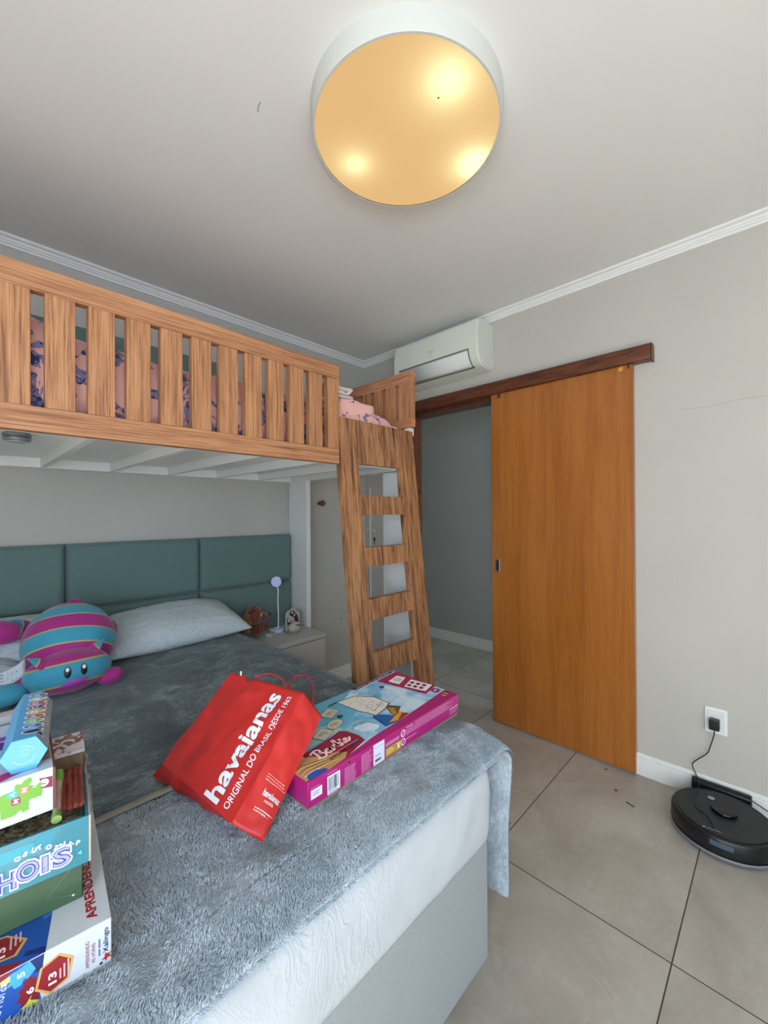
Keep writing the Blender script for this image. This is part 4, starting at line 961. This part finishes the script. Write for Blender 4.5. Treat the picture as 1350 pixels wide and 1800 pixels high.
# script lettering of the brand, as strokes
def script(a, c, x, y, s, w, rot):
    ca, sa = math.cos(R(rot)), math.sin(R(rot)); T = lambda L: [(x+(p*ca-q*sa)*s, y+(p*sa+q*ca)*s) for p, q in L]
    for L in ([(-6, 34), (2, 40), (12, 38)], [(10, 38), (7, 18), (3, -2)], [(2, 38), (14, 43), (26, 38), (24, 26), (12, 21), (24, 19), (30, 8), (20, -3), (6, -1), (-3, 4)],
              [(52, 17), (44, 21), (36, 13), (38, 2), (46, 1), (52, 14), (53, 20), (52, 5), (57, 1), (62, 6)],
              [(62, 4), (64, 20), (65, 10), (71, 20), (78, 18)], [(79, 4), (84, 22), (90, 38), (85, 40), (82, 26), (82, 6), (90, 0), (96, 8), (90, 17), (83, 12)],
              [(98, 5), (102, 18), (102, 4), (108, 1), (113, 8)], [(113, 8), (122, 12), (122, 19), (115, 18), (113, 8), (119, 0), (128, 5), (136, 16)]):
        a.stroke(c, T(L), w, 5)
    a.disc(c, *T([(104, 27)])[0], w*0.7)
script(a, (246, 214, 206), 74, 50, 0.86, 6.2, 5)
a.text((90, 14, 40), 'DREAMTOPIA', 90, 26, 11, 104, rot=4, bold=0.03); a.stroke((240, 210, 214), [(92, 40), (140, 44), (196, 46)], 1.2)
a.text((40, 66, 150), 'PIA', 170, 33, 10, 26, rot=5, bold=0.03)
# easel with sheet, colour blocks
a.poly((20, 90, 160), [(293, 34), (343, 29), (352, 70), (322, 108), (306, 100)]); a.poly((168, 36, 44), [(345, 30), (400, 36), (380, 62), (350, 62)])
a.poly((214, 160, 60), [(316, 44), (342, 34), (392, 56), (384, 64)]); a.poly((128, 86, 40), [(352, 58), (384, 130), (412, 86), (406, 78), (372, 58)])
a.poly((176, 130, 60), [(356, 62), (380, 104), (392, 92), (372, 64)]); a.poly((70, 56, 44), [(386, 126), (414, 82), (407, 78), (380, 118)])
a.poly((70, 60, 50), [(262, 250), (300, 254), (300, 246), (262, 244)])
a.poly((96, 90, 84), [(296, 252), (364, 243), (406, 192), (408, 122), (368, 105), (320, 97), (312, 128), (303, 153)])
a.poly((226, 220, 210), [(298, 248), (364, 239), (402, 190), (404, 126), (368, 109), (322, 101), (316, 130), (307, 153)])
rnd = random.Random(3)
for i in range(34):
    x, y = rnd.uniform(318, 390), rnd.uniform(122, 232)
    if x+y*0.5 < 505: a.stroke((150, 140, 138), [(x, y), (x+rnd.uniform(-10, 10), y+rnd.uniform(-10, 10)), (x+rnd.uniform(-12, 12), y+rnd.uniform(-8, 8))], 1.0, 4)
a.poly((160, 152, 146), [(330, 118), (332, 120), (398, 148), (398, 144)])
for (x, y) in ((236, 210), (205, 150), (148, 132)):
    if y == 150: a.disc((96, 108, 104), x, y, 30, 20, rot=20); a.disc((200, 196, 168), x, y, 28.5, 18.5, rot=20)
    else: a.rect((96, 108, 104), x-27, y-21, x+27, y+21, 6, rot=24); a.rect((200, 194, 176), x-25.5, y-19.5, x+25.5, y+19.5, 6, rot=24)
    for i in range(9): a.stroke((134, 124, 100), [(x+rnd.uniform(-18, 18), y+rnd.uniform(-11, 11)) for _ in range(3)], 0.9, 4)
a.disc((36, 40, 60), 474, 221, 9, 9); a.disc((36, 40, 60), 243, 172, 9, 9); a.lines((150, 150, 170), 469, 219, 480, 224, 1, w=1.5); a.lines((150, 150, 170), 238, 170, 249, 175, 1, w=1.5)
a.poly((240, 240, 244), [(398, 287), (406, 262), (606, 276), (606, 282), (600, 287)])
a.poly((38, 20, 62), [(388, 287), (404, 266), (596, 279), (604, 287)]); a.text((226, 210, 226), 'BARBIE. KIT DE PINTURA', 408, 271, 8, 172, rot=3.5, bold=0.01)
a.poly((168, 24, 84), [(500, 268), (608, 276), (606, 92), (534, 77), (530, 100)])
a.poly((240, 236, 236), [(524, 236), (584, 248), (592, 212), (530, 190)]); a.poly((240, 236, 236), [(528, 166), (592, 188), (604, 102), (548, 90)])
for rr_ in (14, 10, 6): 
    a.disc((110, 120, 118), 557, 221, rr_); a.disc((236, 236, 234), 557, 221, rr_-1.6)
for i in range(3):
    for j in range(2):
        cx, cy = 548+j*24+i*5.5, 160-i*22+j*6; a.rect((130, 30, 76), cx-8, cy-7, cx+8, cy+7, rot=15); a.disc((40, 30, 50), cx+2, cy-1, 4)
a.disc((168, 24, 100), 576, 69, 15, 15); a.text((246, 236, 240), '4+', 576, 69, 12, 16, center=True, bold=0.02)
for dx_, c_ in ((-12, (230, 150, 80)), (-4, (90, 40, 30)), (4, (220, 170, 70)), (12, (70, 60, 50))): a.disc(c_, 576+dx_, 28+dx_*0.25, 6, 9)
a.done('cover_print', kit)
a = Art(KO+ky*0.0+Vector((0, 0, 0)), kx, (0, 0, 1)); Wk = (238, 226, 236)
a.rect(Wk, 8, 26, 40, 47); a.lines((130, 130, 150), 14, 32, 36, 42, 2); a.lines((226, 150, 196), 8, 50, 40, 53, 1)
a.rect((226, 232, 240), 55, 14, 94, 56)
xb = 59; rnd = random.Random(5)
while xb < 89:
    wb = rnd.choice((0.8, 1.2, 2.0, 2.8)); a.rect((40, 48, 62), xb, 22, xb+wb, 52); xb += wb+rnd.choice((0.9, 1.4, 2))
a.lines((90, 100, 120), 60, 16, 90, 20, 1); a.lines((226, 150, 196), 55, 60, 92, 64, 1); a.lines((236, 190, 220), 56, 10.8, 94, 13.5, 1)
a.disc((150, 90, 60), 124, 60, 7, 5); a.disc((70, 40, 40), 124, 60, 4.5, 3); a.lines((226, 150, 196), 108, 11.5, 146, 52, 10, seed=2)
a.lines((226, 150, 196), 164, 13, 204, 60, 12, seed=3)
a.rect((222, 222, 240), 207, 12, 249, 66, rot=0); a.lines((150, 150, 190), 212, 54, 246, 58, 1, seed=2); a.lines((90, 90, 120), 214, 32, 240, 37, 1); a.lines((30, 34, 48), 214, 19, 242, 26, 1, w=6)
a.rect((190, 148, 52), 253, 14, 316, 38); a.lines((240, 220, 160), 258, 19, 290, 34, 3, seed=5); a.poly((240, 236, 226), [(298, 17), (304, 26), (298, 35), (306, 31), (314, 35), (308, 26), (314, 17), (306, 21)])
a.lines((236, 190, 220), 253, 42, 312, 52, 3, seed=6)
for cy_ in (51, 27):
    a.disc(Wk, 326, cy_, 10); a.disc(PINK, 326, cy_, 7.6); a.stroke(Wk, [(321, cy_-5), (331, cy_+5)], 2)
a.text(Wk, 'ATENÇÃO', 340, 58, 6, 30, bold=0.02); a.lines((226, 150, 196), 340, 40, 600, 56, 4, seed=8); a.lines((226, 150, 196), 380, 56, 600, 66, 2, seed=9); a.lines((236, 190, 220), 340, 28, 400, 32, 1)
a.text(Wk, 'barbie.com.br', 555, 33, 7, 48, bold=0.01); a.lines((226, 150, 196), 556, 18, 602, 30, 3, seed=9)
a.done('side_print', kit)

# ------------------------------------------------------------------ red paper bag
V3 = Vector
cBRb, cBLb, cBRf, cBLf = V3((0.426, 0.759, 0.697)), V3((0.340, 1.153, 0.697)), V3((0.379, 0.797, 0.740)), V3((0.353, 1.118, 0.738))
cTLf, cTRf, cTRb = V3((0.553, 1.158, 0.900)), V3((0.618, 0.888, 0.900)), V3((0.655, 0.863, 0.834)); cTLb = V3((0.600, 1.146, 0.834))
def lerp(a, b, t): return a+(b-a)*t
def crump(p, amp=1.0):
    q = Vector((p.x*11, p.y*11, p.z*11)); f1 = abs(noise.noise(q))*0.014; f2 = abs(noise.noise(q*2.3+Vector((3, 1, 2))))*0.008
    return (f1+f2-0.004)*amp
def face_fn(A, Bc, Cc, D, amp=1.0):
    """A bottom-right, B bottom-left, C top-left, D top-right; u up, v leftwards; n outward"""
    n = ((D-A).cross(Bc-A)).normalized()
    def f(u, v, h=0.0):
        p = lerp(lerp(A, Bc, v), lerp(D, Cc, v), u)
        e = min(u, 1-u, v, 1-v); k = min(1, e/0.10)
        return p+n*(crump(p, amp)*k+0.006*math.sin(math.pi*v)*math.sin(math.pi*u)+h)
    return f
Ff = face_fn(cBRf, cBLf, cTLf, cTRf)
Fg = face_fn(cBRb, cBRf, cTRf, cTRb)      # right gusset
Fb = face_fn(cBRb, cBLb, cBLf, cBRf)      # base (u goes from back edge to front edge)
Fk = face_fn(cBLb, cBRb, cTRb, cTLb, 0.3); Fl = face_fn(cBLf, cBLb, cTLb, cTLf)
bag = thing('paper_bag', 'red paper carrier bag with white lettering leaning on the kit box', 'bag', (0.48, 0.96, 0.69))
t = NT('red kraft paper'); v = t.coord(); n = t.noise(v, 26, 4, 0.6, 0.5)
t.l(t.ramp(t.noise(v, 5, 4), [(0.3, rgb(184, 33, 32)), (0.7, rgb(204, 45, 41))]), t.b.inputs['Base Color']); t.b.inputs['Roughness'].default_value = 0.42
t.bump(n, 0.25, 0.004); M_red = t.m
bm = bmesh.new(); N = 34
def add_face(f, nu=N, nv=N, top=None):
    g = [[bm.verts.new(f(i/nu*(1 if top is None else top(j/nv)), j/nv)) for j in range(nv+1)] for i in range(nu+1)]
    for i in range(nu):
        for j in range(nv): bm.faces.new((g[i][j], g[i+1][j], g[i+1][j+1], g[i][j+1]))
def torn(v):
    return 1.0-0.010*abs(noise.noise(Vector((v*14, 1, 0))))*4*(1 if v > 0.25 else 0.2) - (0.07*max(0, 1-abs(v-0.72)/0.035))
add_face(Ff, top=torn); add_face(Fg, nv=14); add_face(Fb, nu=10); add_face(Fk); add_face(Fl, nv=12)
bmesh.ops.remove_doubles(bm, verts=bm.verts, dist=0.0006)
o = link('paper', bm, M_red, bag, smooth=50); s_ = o.modifiers.new('th', 'SOLIDIFY'); s_.thickness = 0.0007; s_.offset = -1
fL = (cTRf-cBRf).length*1000; fW = (cBLf-cBRf).length*1000
# text runs up the bag: x mm = u direction, y mm = v direction (leftwards)
def tf_front(x, y, h):
    return Ff(max(0, min(1, x/300.0)), max(0, min(1, y/300.0)), h*1.6+0.0004)
WB = (232, 238, 248)
a = Art(fn=tf_front, cut=7)
def subdiv_text(art):
    bmesh.ops.subdivide_edges(art.bm, edges=[e for e in art.bm.edges if e.calc_length() > 0.012], cuts=2)
a.text(WB, 'havaianas', 7, 62, 52, 268, bold=0.028); a.text(WB, 'ORIGINAL DO BRASIL DESDE 1962', 12, 28, 16, 266, bold=0.006)
a.done('lettering', bag)
def tf_g(x, y, h): # gusset: reads across, x leftwards-down
    return Fg(max(0, min(1, y/300.0)), max(0, min(1, 1-x/60.0)), h*1.6+0.0004)
a = Art(fn=tf_g, cut=7)
a.lines((232, 150, 140), 14, 94, 58, 110, 3, seed=2, w=2.2); a.text(WB, 'havaianas', 22, 68, 14, 34, bold=0.02); a.text(WB, 'recicla', 30, 58, 7, 18); a.lines((232, 190, 180), 20, 36, 58, 46, 2, seed=4, w=2.4)
a.done('side_lettering', bag)
a = Art(fn=lambda x, y, h: Fb(y/50.0, x/330.0, h*1.6+0.0004)); a.text((200, 90, 84), 'havaianas', 110, 14, 14, 90); a.done('base_lettering', bag)
link('white_tear', B((-0.002, 0.002, -0.001, 0.001, 0, 0.012), M=Matrix.Translation(Ff(0.985, 0.84, 0.002))), plain('tear white', rgb(240, 236, 230), 0.7), bag)
M_twine = plain('red twisted paper cord', rgb(190, 40, 46), 0.6)
hm = lerp(cTRf, cTLf, 0.5)
bm = bmesh.new(); tube(bm, spline([Ff(0.93, 0.66, -0.003), Ff(0.99, 0.66, -0.004), (0.576, 1.060, 0.905), (0.599, 1.062, 0.905), (0.617, 1.048, 0.905), (0.620, 1.010, 0.905), (0.612, 0.967, 0.903), Ff(0.97, 0.22, -0.004)], 8), 0.0022, 8); link('handle', bm, M_twine, bag, smooth=60)
bm = bmesh.new(); tube(bm, spline([(0.615, 0.985, 0.860), (0.647, 1.004, 0.875), (0.669, 1.028, 0.875), (0.699, 1.046, 0.875), (0.719, 1.040, 0.875), (0.723, 1.014, 0.875), (0.703, 0.971, 0.873), (0.678, 0.932, 0.868), (0.655, 0.905, 0.850)], 8), 0.0022, 8); link('handle', bm, M_twine, bag, smooth=60)

# ------------------------------------------------------------------ stack of boxes
def yawed(O, deg):
    Mx = Matrix.Translation(O) @ Matrix.Rotation(R(deg), 4, 'Z'); r3 = Mx.to_3x3()
    return Mx, r3 @ Vector((1, 0, 0)), r3 @ Vector((0, 1, 0))
# bottom: clock game box, front right bottom corner at O; extends to -x and +y
O = Vector((0.157, 0.722, 0.694)); Mx, ux, uy = yawed(O, -6.2)
g1 = thing('clock_game_box', 'white and blue learning game box at the bottom of the stack', 'box', O+ux*-0.18+uy*0.22)
M_wc = plain('glossy white card', rgb(198, 202, 206), 0.3, vary=0.01, coat=0.2)
link('carton', B((-0.36, 0, 0, 0.44, 0, 0.067), M=Mx), M_wc, g1, bevel=0.0012)
BL, RD, GD, DB = (30, 76, 156), (140, 30, 36), (206, 160, 84), (20, 40, 100)
def hexa(a, cx, cy, w, hgt, c, rot=0):
    P = [(-w*0.5, 0), (-w*0.27, hgt/2), (w*0.27, hgt/2), (w*0.5, 0), (w*0.27, -hgt/2), (-w*0.27, -hgt/2)]; ca, sa = math.cos(R(rot)), math.sin(R(rot))
    a.poly(c, [(cx+x*ca-y*sa, cy+x*sa+y*ca) for x, y in P])
a = Art(O+Vector((0, 0, 0.067)), ux, uy)
a.poly(BL, [(-360, 440), (-360, 0), (-76, 0), (-68, 62), (-66, 130), (-60, 440)])
a.poly(DB, [(-100, 12), (-76, 0), (-75, 10), (-96, 18)]); a.poly((60, 110, 190), [(-70, 440), (-60, 440), (-66, 130), (-68, 62), (-78, 60)])
hexa(a, -128, 44, 44, 62, GD, 62); hexa(a, -128, 44, 38, 54, RD, 62)
a.text((236, 220, 220), '13', -118, 27, 11, 18, rot=90, bold=0.03)
for i in range(3): a.stroke((214, 170, 170), [(-113+i*5, 34+i*3), (-113+i*5, 56+i)], 2.2)
a.text((168, 30, 44), 'APRENDENDO', -16, 15, 13, 150, rot=90, bold=0.03)
a.poly(RD, [(-360, 0), (-106, 0), (-100, 6), (-140, 22), (-360, 40)])
a.done('cover_print', g1)
a = Art(O, ux, (0, 0, 1))
a.poly(BL, [(-360, 1), (-80, 1), (-82, 18), (-77, 66), (-360, 66)]); a.poly(DB, [(-94, 66), (-77, 66), (-80, 44), (-92, 50)])
a.poly(RD, [(-360, 66), (-110, 66), (-116, 60), (-360, 60)])
a.poly((206, 196, 110), [(-122, 58), (-106, 62), (-108, 54), (-120, 50)])
a.poly((70, 158, 214), [(-112, 60), (-92, 66), (-86, 52), (-94, 44), (-98, 47), (-101, 40), (-108, 40), (-110, 46), (-116, 46), (-112, 52)])
a.text((226, 236, 244), '5', -97, 50, 8, 7, rot=90, bold=0.03)
a.poly((126, 28, 40), [(-98, 42), (-92, 46), (-86, 40), (-80, 30), (-84, 8), (-102, 8), (-101, 16), (-106, 20), (-102, 26), (-104, 32), (-99, 36)])
a.text((240, 232, 232), '6', -88, 22, 8, 8, rot=90, bold=0.03); a.poly((186, 190, 70), [(-102, 8), (-84, 2), (-80, 6), (-92, 14), (-90, 20), (-96, 12)])
hexa(a, -66, 31, 50, 38, GD, 78); hexa(a, -66, 31, 44, 32, RD, 78)
a.text((240, 224, 224), '13', -64, 18, 9, 16, rot=90, bold=0.03)
for i in range(3): a.stroke((214, 170, 170), [(-60+i*4.5, 20-i), (-60+i*4.5, 34+i*4)], 2)
a.text((150, 40, 70), 'APRENDENDO', -27, 12, 4.5, 38, rot=90); a.text((150, 40, 70), 'AS HORAS', -20, 15, 4.5, 28, rot=90); a.stroke((90, 110, 150), [(-15, 20), (-15, 30)], 2); a.stroke((90, 110, 150), [(-15, 32), (-15, 44)], 2)
a.text((24, 40, 80), 'Xalingo', -2.5, 20, 8, 36, rot=90, bold=0.01); a.poly((170, 40, 36), [(-8, 7), (-4, 12), (0, 10), (-3, 15), (1, 18), (-5, 17), (-8, 20), (-9, 14), (-13, 12), (-8, 11)]); a.disc((30, 44, 90), -13, 8, 2)
a.text((200, 204, 226), 'As Horas', -122, 10, 14, 44, rot=80)
a.done('front_print', g1)
# dark green box
O = Vector((0.134, 0.792, 0.7615)); Mx, ux, uy = yawed(O, -6.7)
g2 = thing('green_box', 'plain dark green box second from the bottom of the stack', 'box', O+ux*-0.15+uy*0.13)
link('carton', B((-0.30, 0, 0, 0.26, 0, 0.070), M=Mx), plain('dark green card', rgb(58, 84, 56), 0.5, vary=0.05), g2, bevel=0.0015)
a = Art(O, ux, (0, 0, 1)); a.stroke((120, 128, 110), [(-2, 66), (-44, 22), (-6, 8)], 0.6); a.disc((220, 220, 200), -12, 10, 1.6); a.done('scratches', g2)
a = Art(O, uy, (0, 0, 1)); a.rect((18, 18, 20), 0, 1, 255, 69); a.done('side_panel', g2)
# turquoise tray box
O = Vector((0.1365, 0.763, 0.8325)); Mx, ux, uy = yawed(O, -8)
g3 = thing('turquoise_tray', 'turquoise open tray box with blue lettering under the puzzle box', 'box', O+ux*-0.15+uy*0.12)
M_tq = plain('turquoise card', rgb(14, 114, 132), 0.35, vary=0.03, coat=0.2)
link('walls', B((-0.30, 0, 0, 0.004, 0, 0.070), (-0.004, 0, 0.004, 0.226, 0, 0.070), (-0.30, -0.296, 0.004, 0.226, 0, 0.070), (-0.296, -0.004, 0.222, 0.226, 0, 0.070), (-0.296, -0.004, 0.004, 0.222, 0, 0.004), M=Mx), [M_tq], g3)
link('side_sleeve', B((0.0002, 0.003, 0, 0.226, 0, 0.070), M=Mx), plain('white tray edge', rgb(170, 158, 138), 0.6), g3)
t = NT('twiggy filling'); v = t.coord((1, 3, 3)); n = t.noise(v, 60, 4, 0.75, 2.0)
t.l(t.ramp(n, [(0.38, rgb(40, 34, 26)), (0.5, rgb(96, 84, 60)), (0.58, rgb(170, 150, 96)), (0.66, rgb(196, 190, 180))]), t.b.inputs['Base Color']); t.bump(n, 0.8, 0.006); M_twig = t.m
def fillf(u, v):
    p = Mx @ Vector((-0.295+0.29*u, 0.005+0.216*v, 0.058+0.010*abs(noise.noise(Vector((u*30, v*24, 0))))+0.006*noise.noise(Vector((u*80, v*60, 2)))))
    return p
tag(link('filling', cloth_grid(80, 60, fillf), M_twig, g3, smooth=60), kind='stuff')
a = Art(O, ux, (0, 0, 1))
a.poly((44, 146, 164), [(-99, 62), (-63, 60), (-60, 46), (-99, 44)])
a.poly((24, 130, 152), [(-62, 64), (-40, 68), (-44, 50), (-60, 44)])
SH, BLU, LAV = (228, 230, 240), (44, 54, 158), (150, 152, 206)
def fat(word, x, y, hgt, w):
    a.text((20, 110, 130), word, x+1.2, y-1.2, hgt+5, w+4, bold=0.09); a.text(SH, word, x-2, y-2, hgt+4.5, w+4, bold=0.09); a.text(BLU, word, x, y, hgt, w, bold=0.05); a.text(LAV, word, x+1.2, y+1.2, hgt-2.6, w-2.4, bold=-0.005)
fat('H', -104, 6, 25, 22); fat('O', -83, 9, 28, 26); fat('I', -55, 11, 24, 8); fat('S', -43, 10, 27, 22)
rnd = random.Random(9)
for i, ch in enumerate('OSUTOKNAP'):
    x = -84+i*8.6; y = 43+5*math.sin(i*0.8)-max(0, i-6)*5
    a.text(SH, ch, x-0.8, y-0.8, 7, None, rot=rnd.uniform(-25, 25), bold=0.08); a.text((90, 80, 150), ch, x, y, 5.4, None, rot=rnd.uniform(-15, 15))
for i in range(12): a.text((120, 100, 170), 'ABCDEFGHKLMN'[i], -100+i*7.6, 12+rnd.uniform(0, 20), 3.2, rot=rnd.uniform(-60, 60))
a.poly((70, 184, 200), [(-14, 20), (-8, 23), (-9, 16)]); a.done('front_print', g3)
# cellophane flap over the tray
t = NT('clear film'); t.b.inputs['Base Color'].default_value = (0.95, 0.97, 1, 1); t.b.inputs['Roughness'].default_value = 0.08
setin(t.b, 'Transmission Weight', 1.0); t.b.inputs['IOR'].default_value = 1.1; setin(t.b, 'Alpha', 0.55); t.bump(t.noise(t.coord(), 40, 4, 0.7, 1.0), 0.8, 0.006); M_film = t.m
def filmf(u, v):
    p = Mx @ Vector((-0.045+0.052*u, 0.004+0.20*v, 0.072+0.024*math.sin(math.pi*min(1, u*1.15))+0.008*noise.noise(Vector((u*5, v*9, 0)))))
    return p
fm = link('film_wrap', cloth_grid(16, 40, filmf), M_film, g3, smooth=180)
def loopf(u, v):
    ang = u*math.pi*1.35-0.4; return Mx @ Vector((0.004+0.012*math.sin(ang)*(1+0.3*v), 0.165+0.055*v+0.006*math.sin(u*4), 0.092-0.020*math.cos(ang)+0.006*noise.noise(Vector((u*3, v*7, 1)))))
link('film_loop', cloth_grid(16, 10, loopf), M_film, g3, smooth=180)
# craft set inside the tray: leaf printed pouch and red sticks with green ends
M_leaf = fabric_print('leaf print', rgb(206, 196, 200), rgb(140, 48, 50), 40, 0.50, 1.2, rgb(104, 84, 50))
bx_ = thing('leaf_print_box', 'small box with red and brown leaf print behind the red sticks', 'box', Mx @ Vector((-0.02, 0.17, 0.07)))
link('carton', B((-0.045, -0.002, 0.140, 0.215, 0.062, 0.104), M=Mx), plain('brown carton', rgb(116, 92, 66), 0.7, vary=0.15), bx_, bevel=0.001)
link('printed_lid', B((-0.047, 0.000, 0.139, 0.217, 0.1045, 0.110), M=Mx), M_leaf, bx_, bevel=0.001)
link('label', B((-0.030, -0.006, 0.1385, 0.146, 0.1102, 0.1106), M=Mx), plain('pale label', rgb(200, 194, 190), 0.5), bx_)
st0 = None
lab = ['red craft stick nearest the puzzle box under the film', 'second red craft stick from the puzzle box', 'third red craft stick from the puzzle box', 'red craft stick nearest the tray edge under the film']
for k in range(4):
    p0 = Mx @ Vector((-0.030+k*0.0075, 0.030, 0.074)); p1 = Mx @ Vector((-0.030+k*0.0075, 0.132, 0.082))
    bm = bmesh.new(); tube(bm, [p0-p0, (p1-p0)*0.5, p1-p0], 0.0034, 10)
    o = link('craft_stick', bm, plain('brick red plastic', rgb(150, 62, 52), 0.35), None, loc=(0, 0, 0), smooth=60); o.location = p0
    tag(o, lab[k], 'stick', 'red craft sticks in the tray')
p0 = Mx @ Vector((-0.038, 0.02, 0.078)); p1 = Mx @ Vector((-0.036, 0.125, 0.090)); gt = thing('green_capped_tube', 'pale tube with bright green cap among the red sticks', 'tube', p0)
bm = bmesh.new(); tube(bm, [p0, lerp(p0, p1, 0.7)], 0.0055, 14); link('tube_body', bm, plain('pale tube', rgb(190, 170, 150), 0.3), gt, smooth=60)
bm = bmesh.new(); tube(bm, [lerp(p0, p1, 0.7), lerp(p0, p1, 0.95)], 0.0068, 14); link('cap', bm, plain('lime green', rgb(112, 176, 66), 0.35), gt, smooth=60)
bm = bmesh.new(); tube(bm, [p0+(p0-p1)*0.12, p0], 0.0064, 14); link('foot_cap', bm, plain('olive green', rgb(110, 140, 70), 0.35), gt, smooth=60)
# puzzle box
O = Vector((0.098, 0.790, 0.918)); Mx, ux, uy = yawed(O, -4)
g4 = thing('puzzle_box', 'white puzzle box with green jigsaw print below the blue prism box', 'box', O+ux*-0.1+uy*0.11)
link('carton', B((-0.20, 0, 0, 0.216, 0, 0.064), M=Mx), M_wc, g4, bevel=0.001)
link('brown_edge', B((0.0002, 0.0028, 0.0, 0.216, 0.001, 0.063), M=Mx), plain('maroon brown edge', rgb(110, 56, 44), 0.6), g4)
PU, GR, CR = (150, 28, 86), (104, 160, 50), (184, 202, 216)
a = Art(O, ux, (0, 0, 1)); a.rect(CR, -199, 1, -1, 63)
for i in range(5): a.stroke((188, 212, 232), [(-120, 8+i*10), (-60, 12+i*10), (-2, 7+i*10)], 1.5, 5)
a.poly((130, 20, 60), [(-1, 51), (-21, 54), (-22, 39), (-1, 35)]); a.disc((236, 236, 240), -11, 45, 5.6); a.text((30, 30, 40), '7', -8.2, 41.5, 7, 5, rot=90, bold=0.02)
a.poly(GR, [(-60, 46), (-46, 49), (-42, 56), (-36, 54), (-33, 58), (-26, 60), (-24, 54), (-28, 49), (-20, 45), (-16, 49), (-12, 45), (-15, 40), (-12, 34), (-14, 27), (-20, 28), (-20, 22), (-28, 20), (-28, 14), (-35, 12), (-37, 17), (-44, 12), (-58, 12)])
a.disc(CR, -20, 50, 4.5); a.disc(CR, -24, 24, 4); a.disc(CR, -48, 51, 4.5)
a.rect((60, 170, 214), -51, 38, -41, 48, 2); a.rect((186, 120, 84), -38, 39, -28, 49, 2); a.rect(PU, -47, 27, -37, 37, 2)
for ch, x, y in (('A', -46, 43), ('M', -33, 44), ('M', -42, 32)): a.text((240, 240, 244), ch, x, y, 6, 6, rot=80, bold=0.02, center=True)
a.lines((190, 216, 150), -24, 42, -18, 50, 2)
a.done('front_print', g4)
a = Art(O+Vector((0, 0, 0.064)), ux, uy); a.rect(CR, -199, 1, -1, 215); a.rect((150, 130, 104), -36, 30, -1, 176)
for i in range(11): a.stroke((110, 92, 70), [(-34, 36+i*12), (-3, 38+i*12)], 3)
a.rect((136, 24, 30), -46, 176, -1, 215); a.disc((214, 160, 60), -20, 196, 3)
a.poly((184, 40, 110), [(-199, 2), (-62, 2), (-34, 14), (-33, 30), (-60, 26), (-120, 60), (-199, 60)]); a.text((240, 200, 220), 'SEI', -66, 12, 14, 22, rot=60, bold=0.02)
a.rect((86, 36, 128), -199, 120, -52, 150, rot=-8); a.rect((110, 66, 160), -199, 156, -54, 172, rot=-8); a.rect((200, 196, 226), -199, 176, -56, 190, rot=-8)
a.done('cover_print', g4)
# light blue hexagonal prism box lying on the puzzle box
A0 = Vector((0.0660, 0.806, 0.9825)); dirx = Vector((0.030, 0.198, 0)).normalized(); sx = Vector((dirx.y, -dirx.x, 0)); S = 0.0275; Lh = 0.200
hx = thing('hexagonal_box', 'light blue hexagonal prism box on top of the stack', 'box', A0+dirx*0.1)
hp = [(-S/2, 0), (S/2, 0), (S, S*0.866), (S/2, S*1.732), (-S/2, S*1.732), (-S, S*0.866)]
MH = Matrix(((sx.x, 0, dirx.x, A0.x), (sx.y, 0, dirx.y, A0.y), (0, 1, 0, A0.z), (0, 0, 0, 1)))
bm = bmesh.new(); prism(bm, hp, 0, Lh, MH); bmesh.ops.recalc_face_normals(bm, faces=bm.faces)
SK = (74, 158, 208); link('carton', bm, plain('sky blue card', rgb(*SK), 0.35, vary=0.01, coat=0.15), hx, bevel=0.0006)
zt = S*1.732
# top and right-hand upper facet carry the rainbow print
Otop = A0+Vector((0, 0, zt))-sx*(S/2)
Or = A0+Vector((0, 0, zt))+sx*(S/2); dn = (sx*(S/2)+Vector((0, 0, -zt/2))).normalized()
Ofr = A0
aT = Art(Otop, sx, dirx); aR = Art(Or, dn, dirx)
aR.rect((150, 160, 168), 0.3, 0.5, 27.2, 199)
cols = [(20, 30, 60), (40, 100, 190), (120, 180, 60), (190, 60, 40), (226, 180, 60), (120, 30, 60), (180, 30, 40), (200, 190, 120), (40, 110, 160)]
names = ['O', 'C', 'G', 'A', 'N', 'U', 'D', 'I', 'S']
for i, c_ in enumerate(cols):
    yy = 14+i*19.5
    aT.disc(WB, 22, yy+8, 13.5, 7.5, rot=-14); aR.disc(WB, 6, yy+8, 9, 7.5, rot=18)
    aT.disc(c_, 22, yy+8, 11.8, 6.0, rot=-14); aR.disc(c_, 5, yy+8, 8, 6.0, rot=18)
    if i: aT.text(WB, names[i], 20, yy+8, 7, 8, center=True, bold=0.02)
aR.rect((176, 150, 140), 16, 66, 24, 110); aR.lines((230, 225, 220), 17, 72, 23, 104, 5)
aT.stroke((80, 160, 210), [(0, 12), (27.5, 12)], 0.6)
aT.done('top_print', hx); aR.done('side_print', hx)
aE = Art(A0, sx, (0, 0, 1)); pale = (150, 208, 240)
for r0, a0, a1 in ((13, 200, 340), (13, 30, 110), (8, 40, 130)):
    aE.stroke(pale, [(r0*math.cos(R(a0+(a1-a0)*k/10)), 24+r0*math.sin(R(a0+(a1-a0)*k/10))) for k in range(11)], 1.0)
aE.stroke(pale, [(-4, 22), (-1, 27), (2, 22), (5, 26)], 1.2); aE.done('end_print', hx)
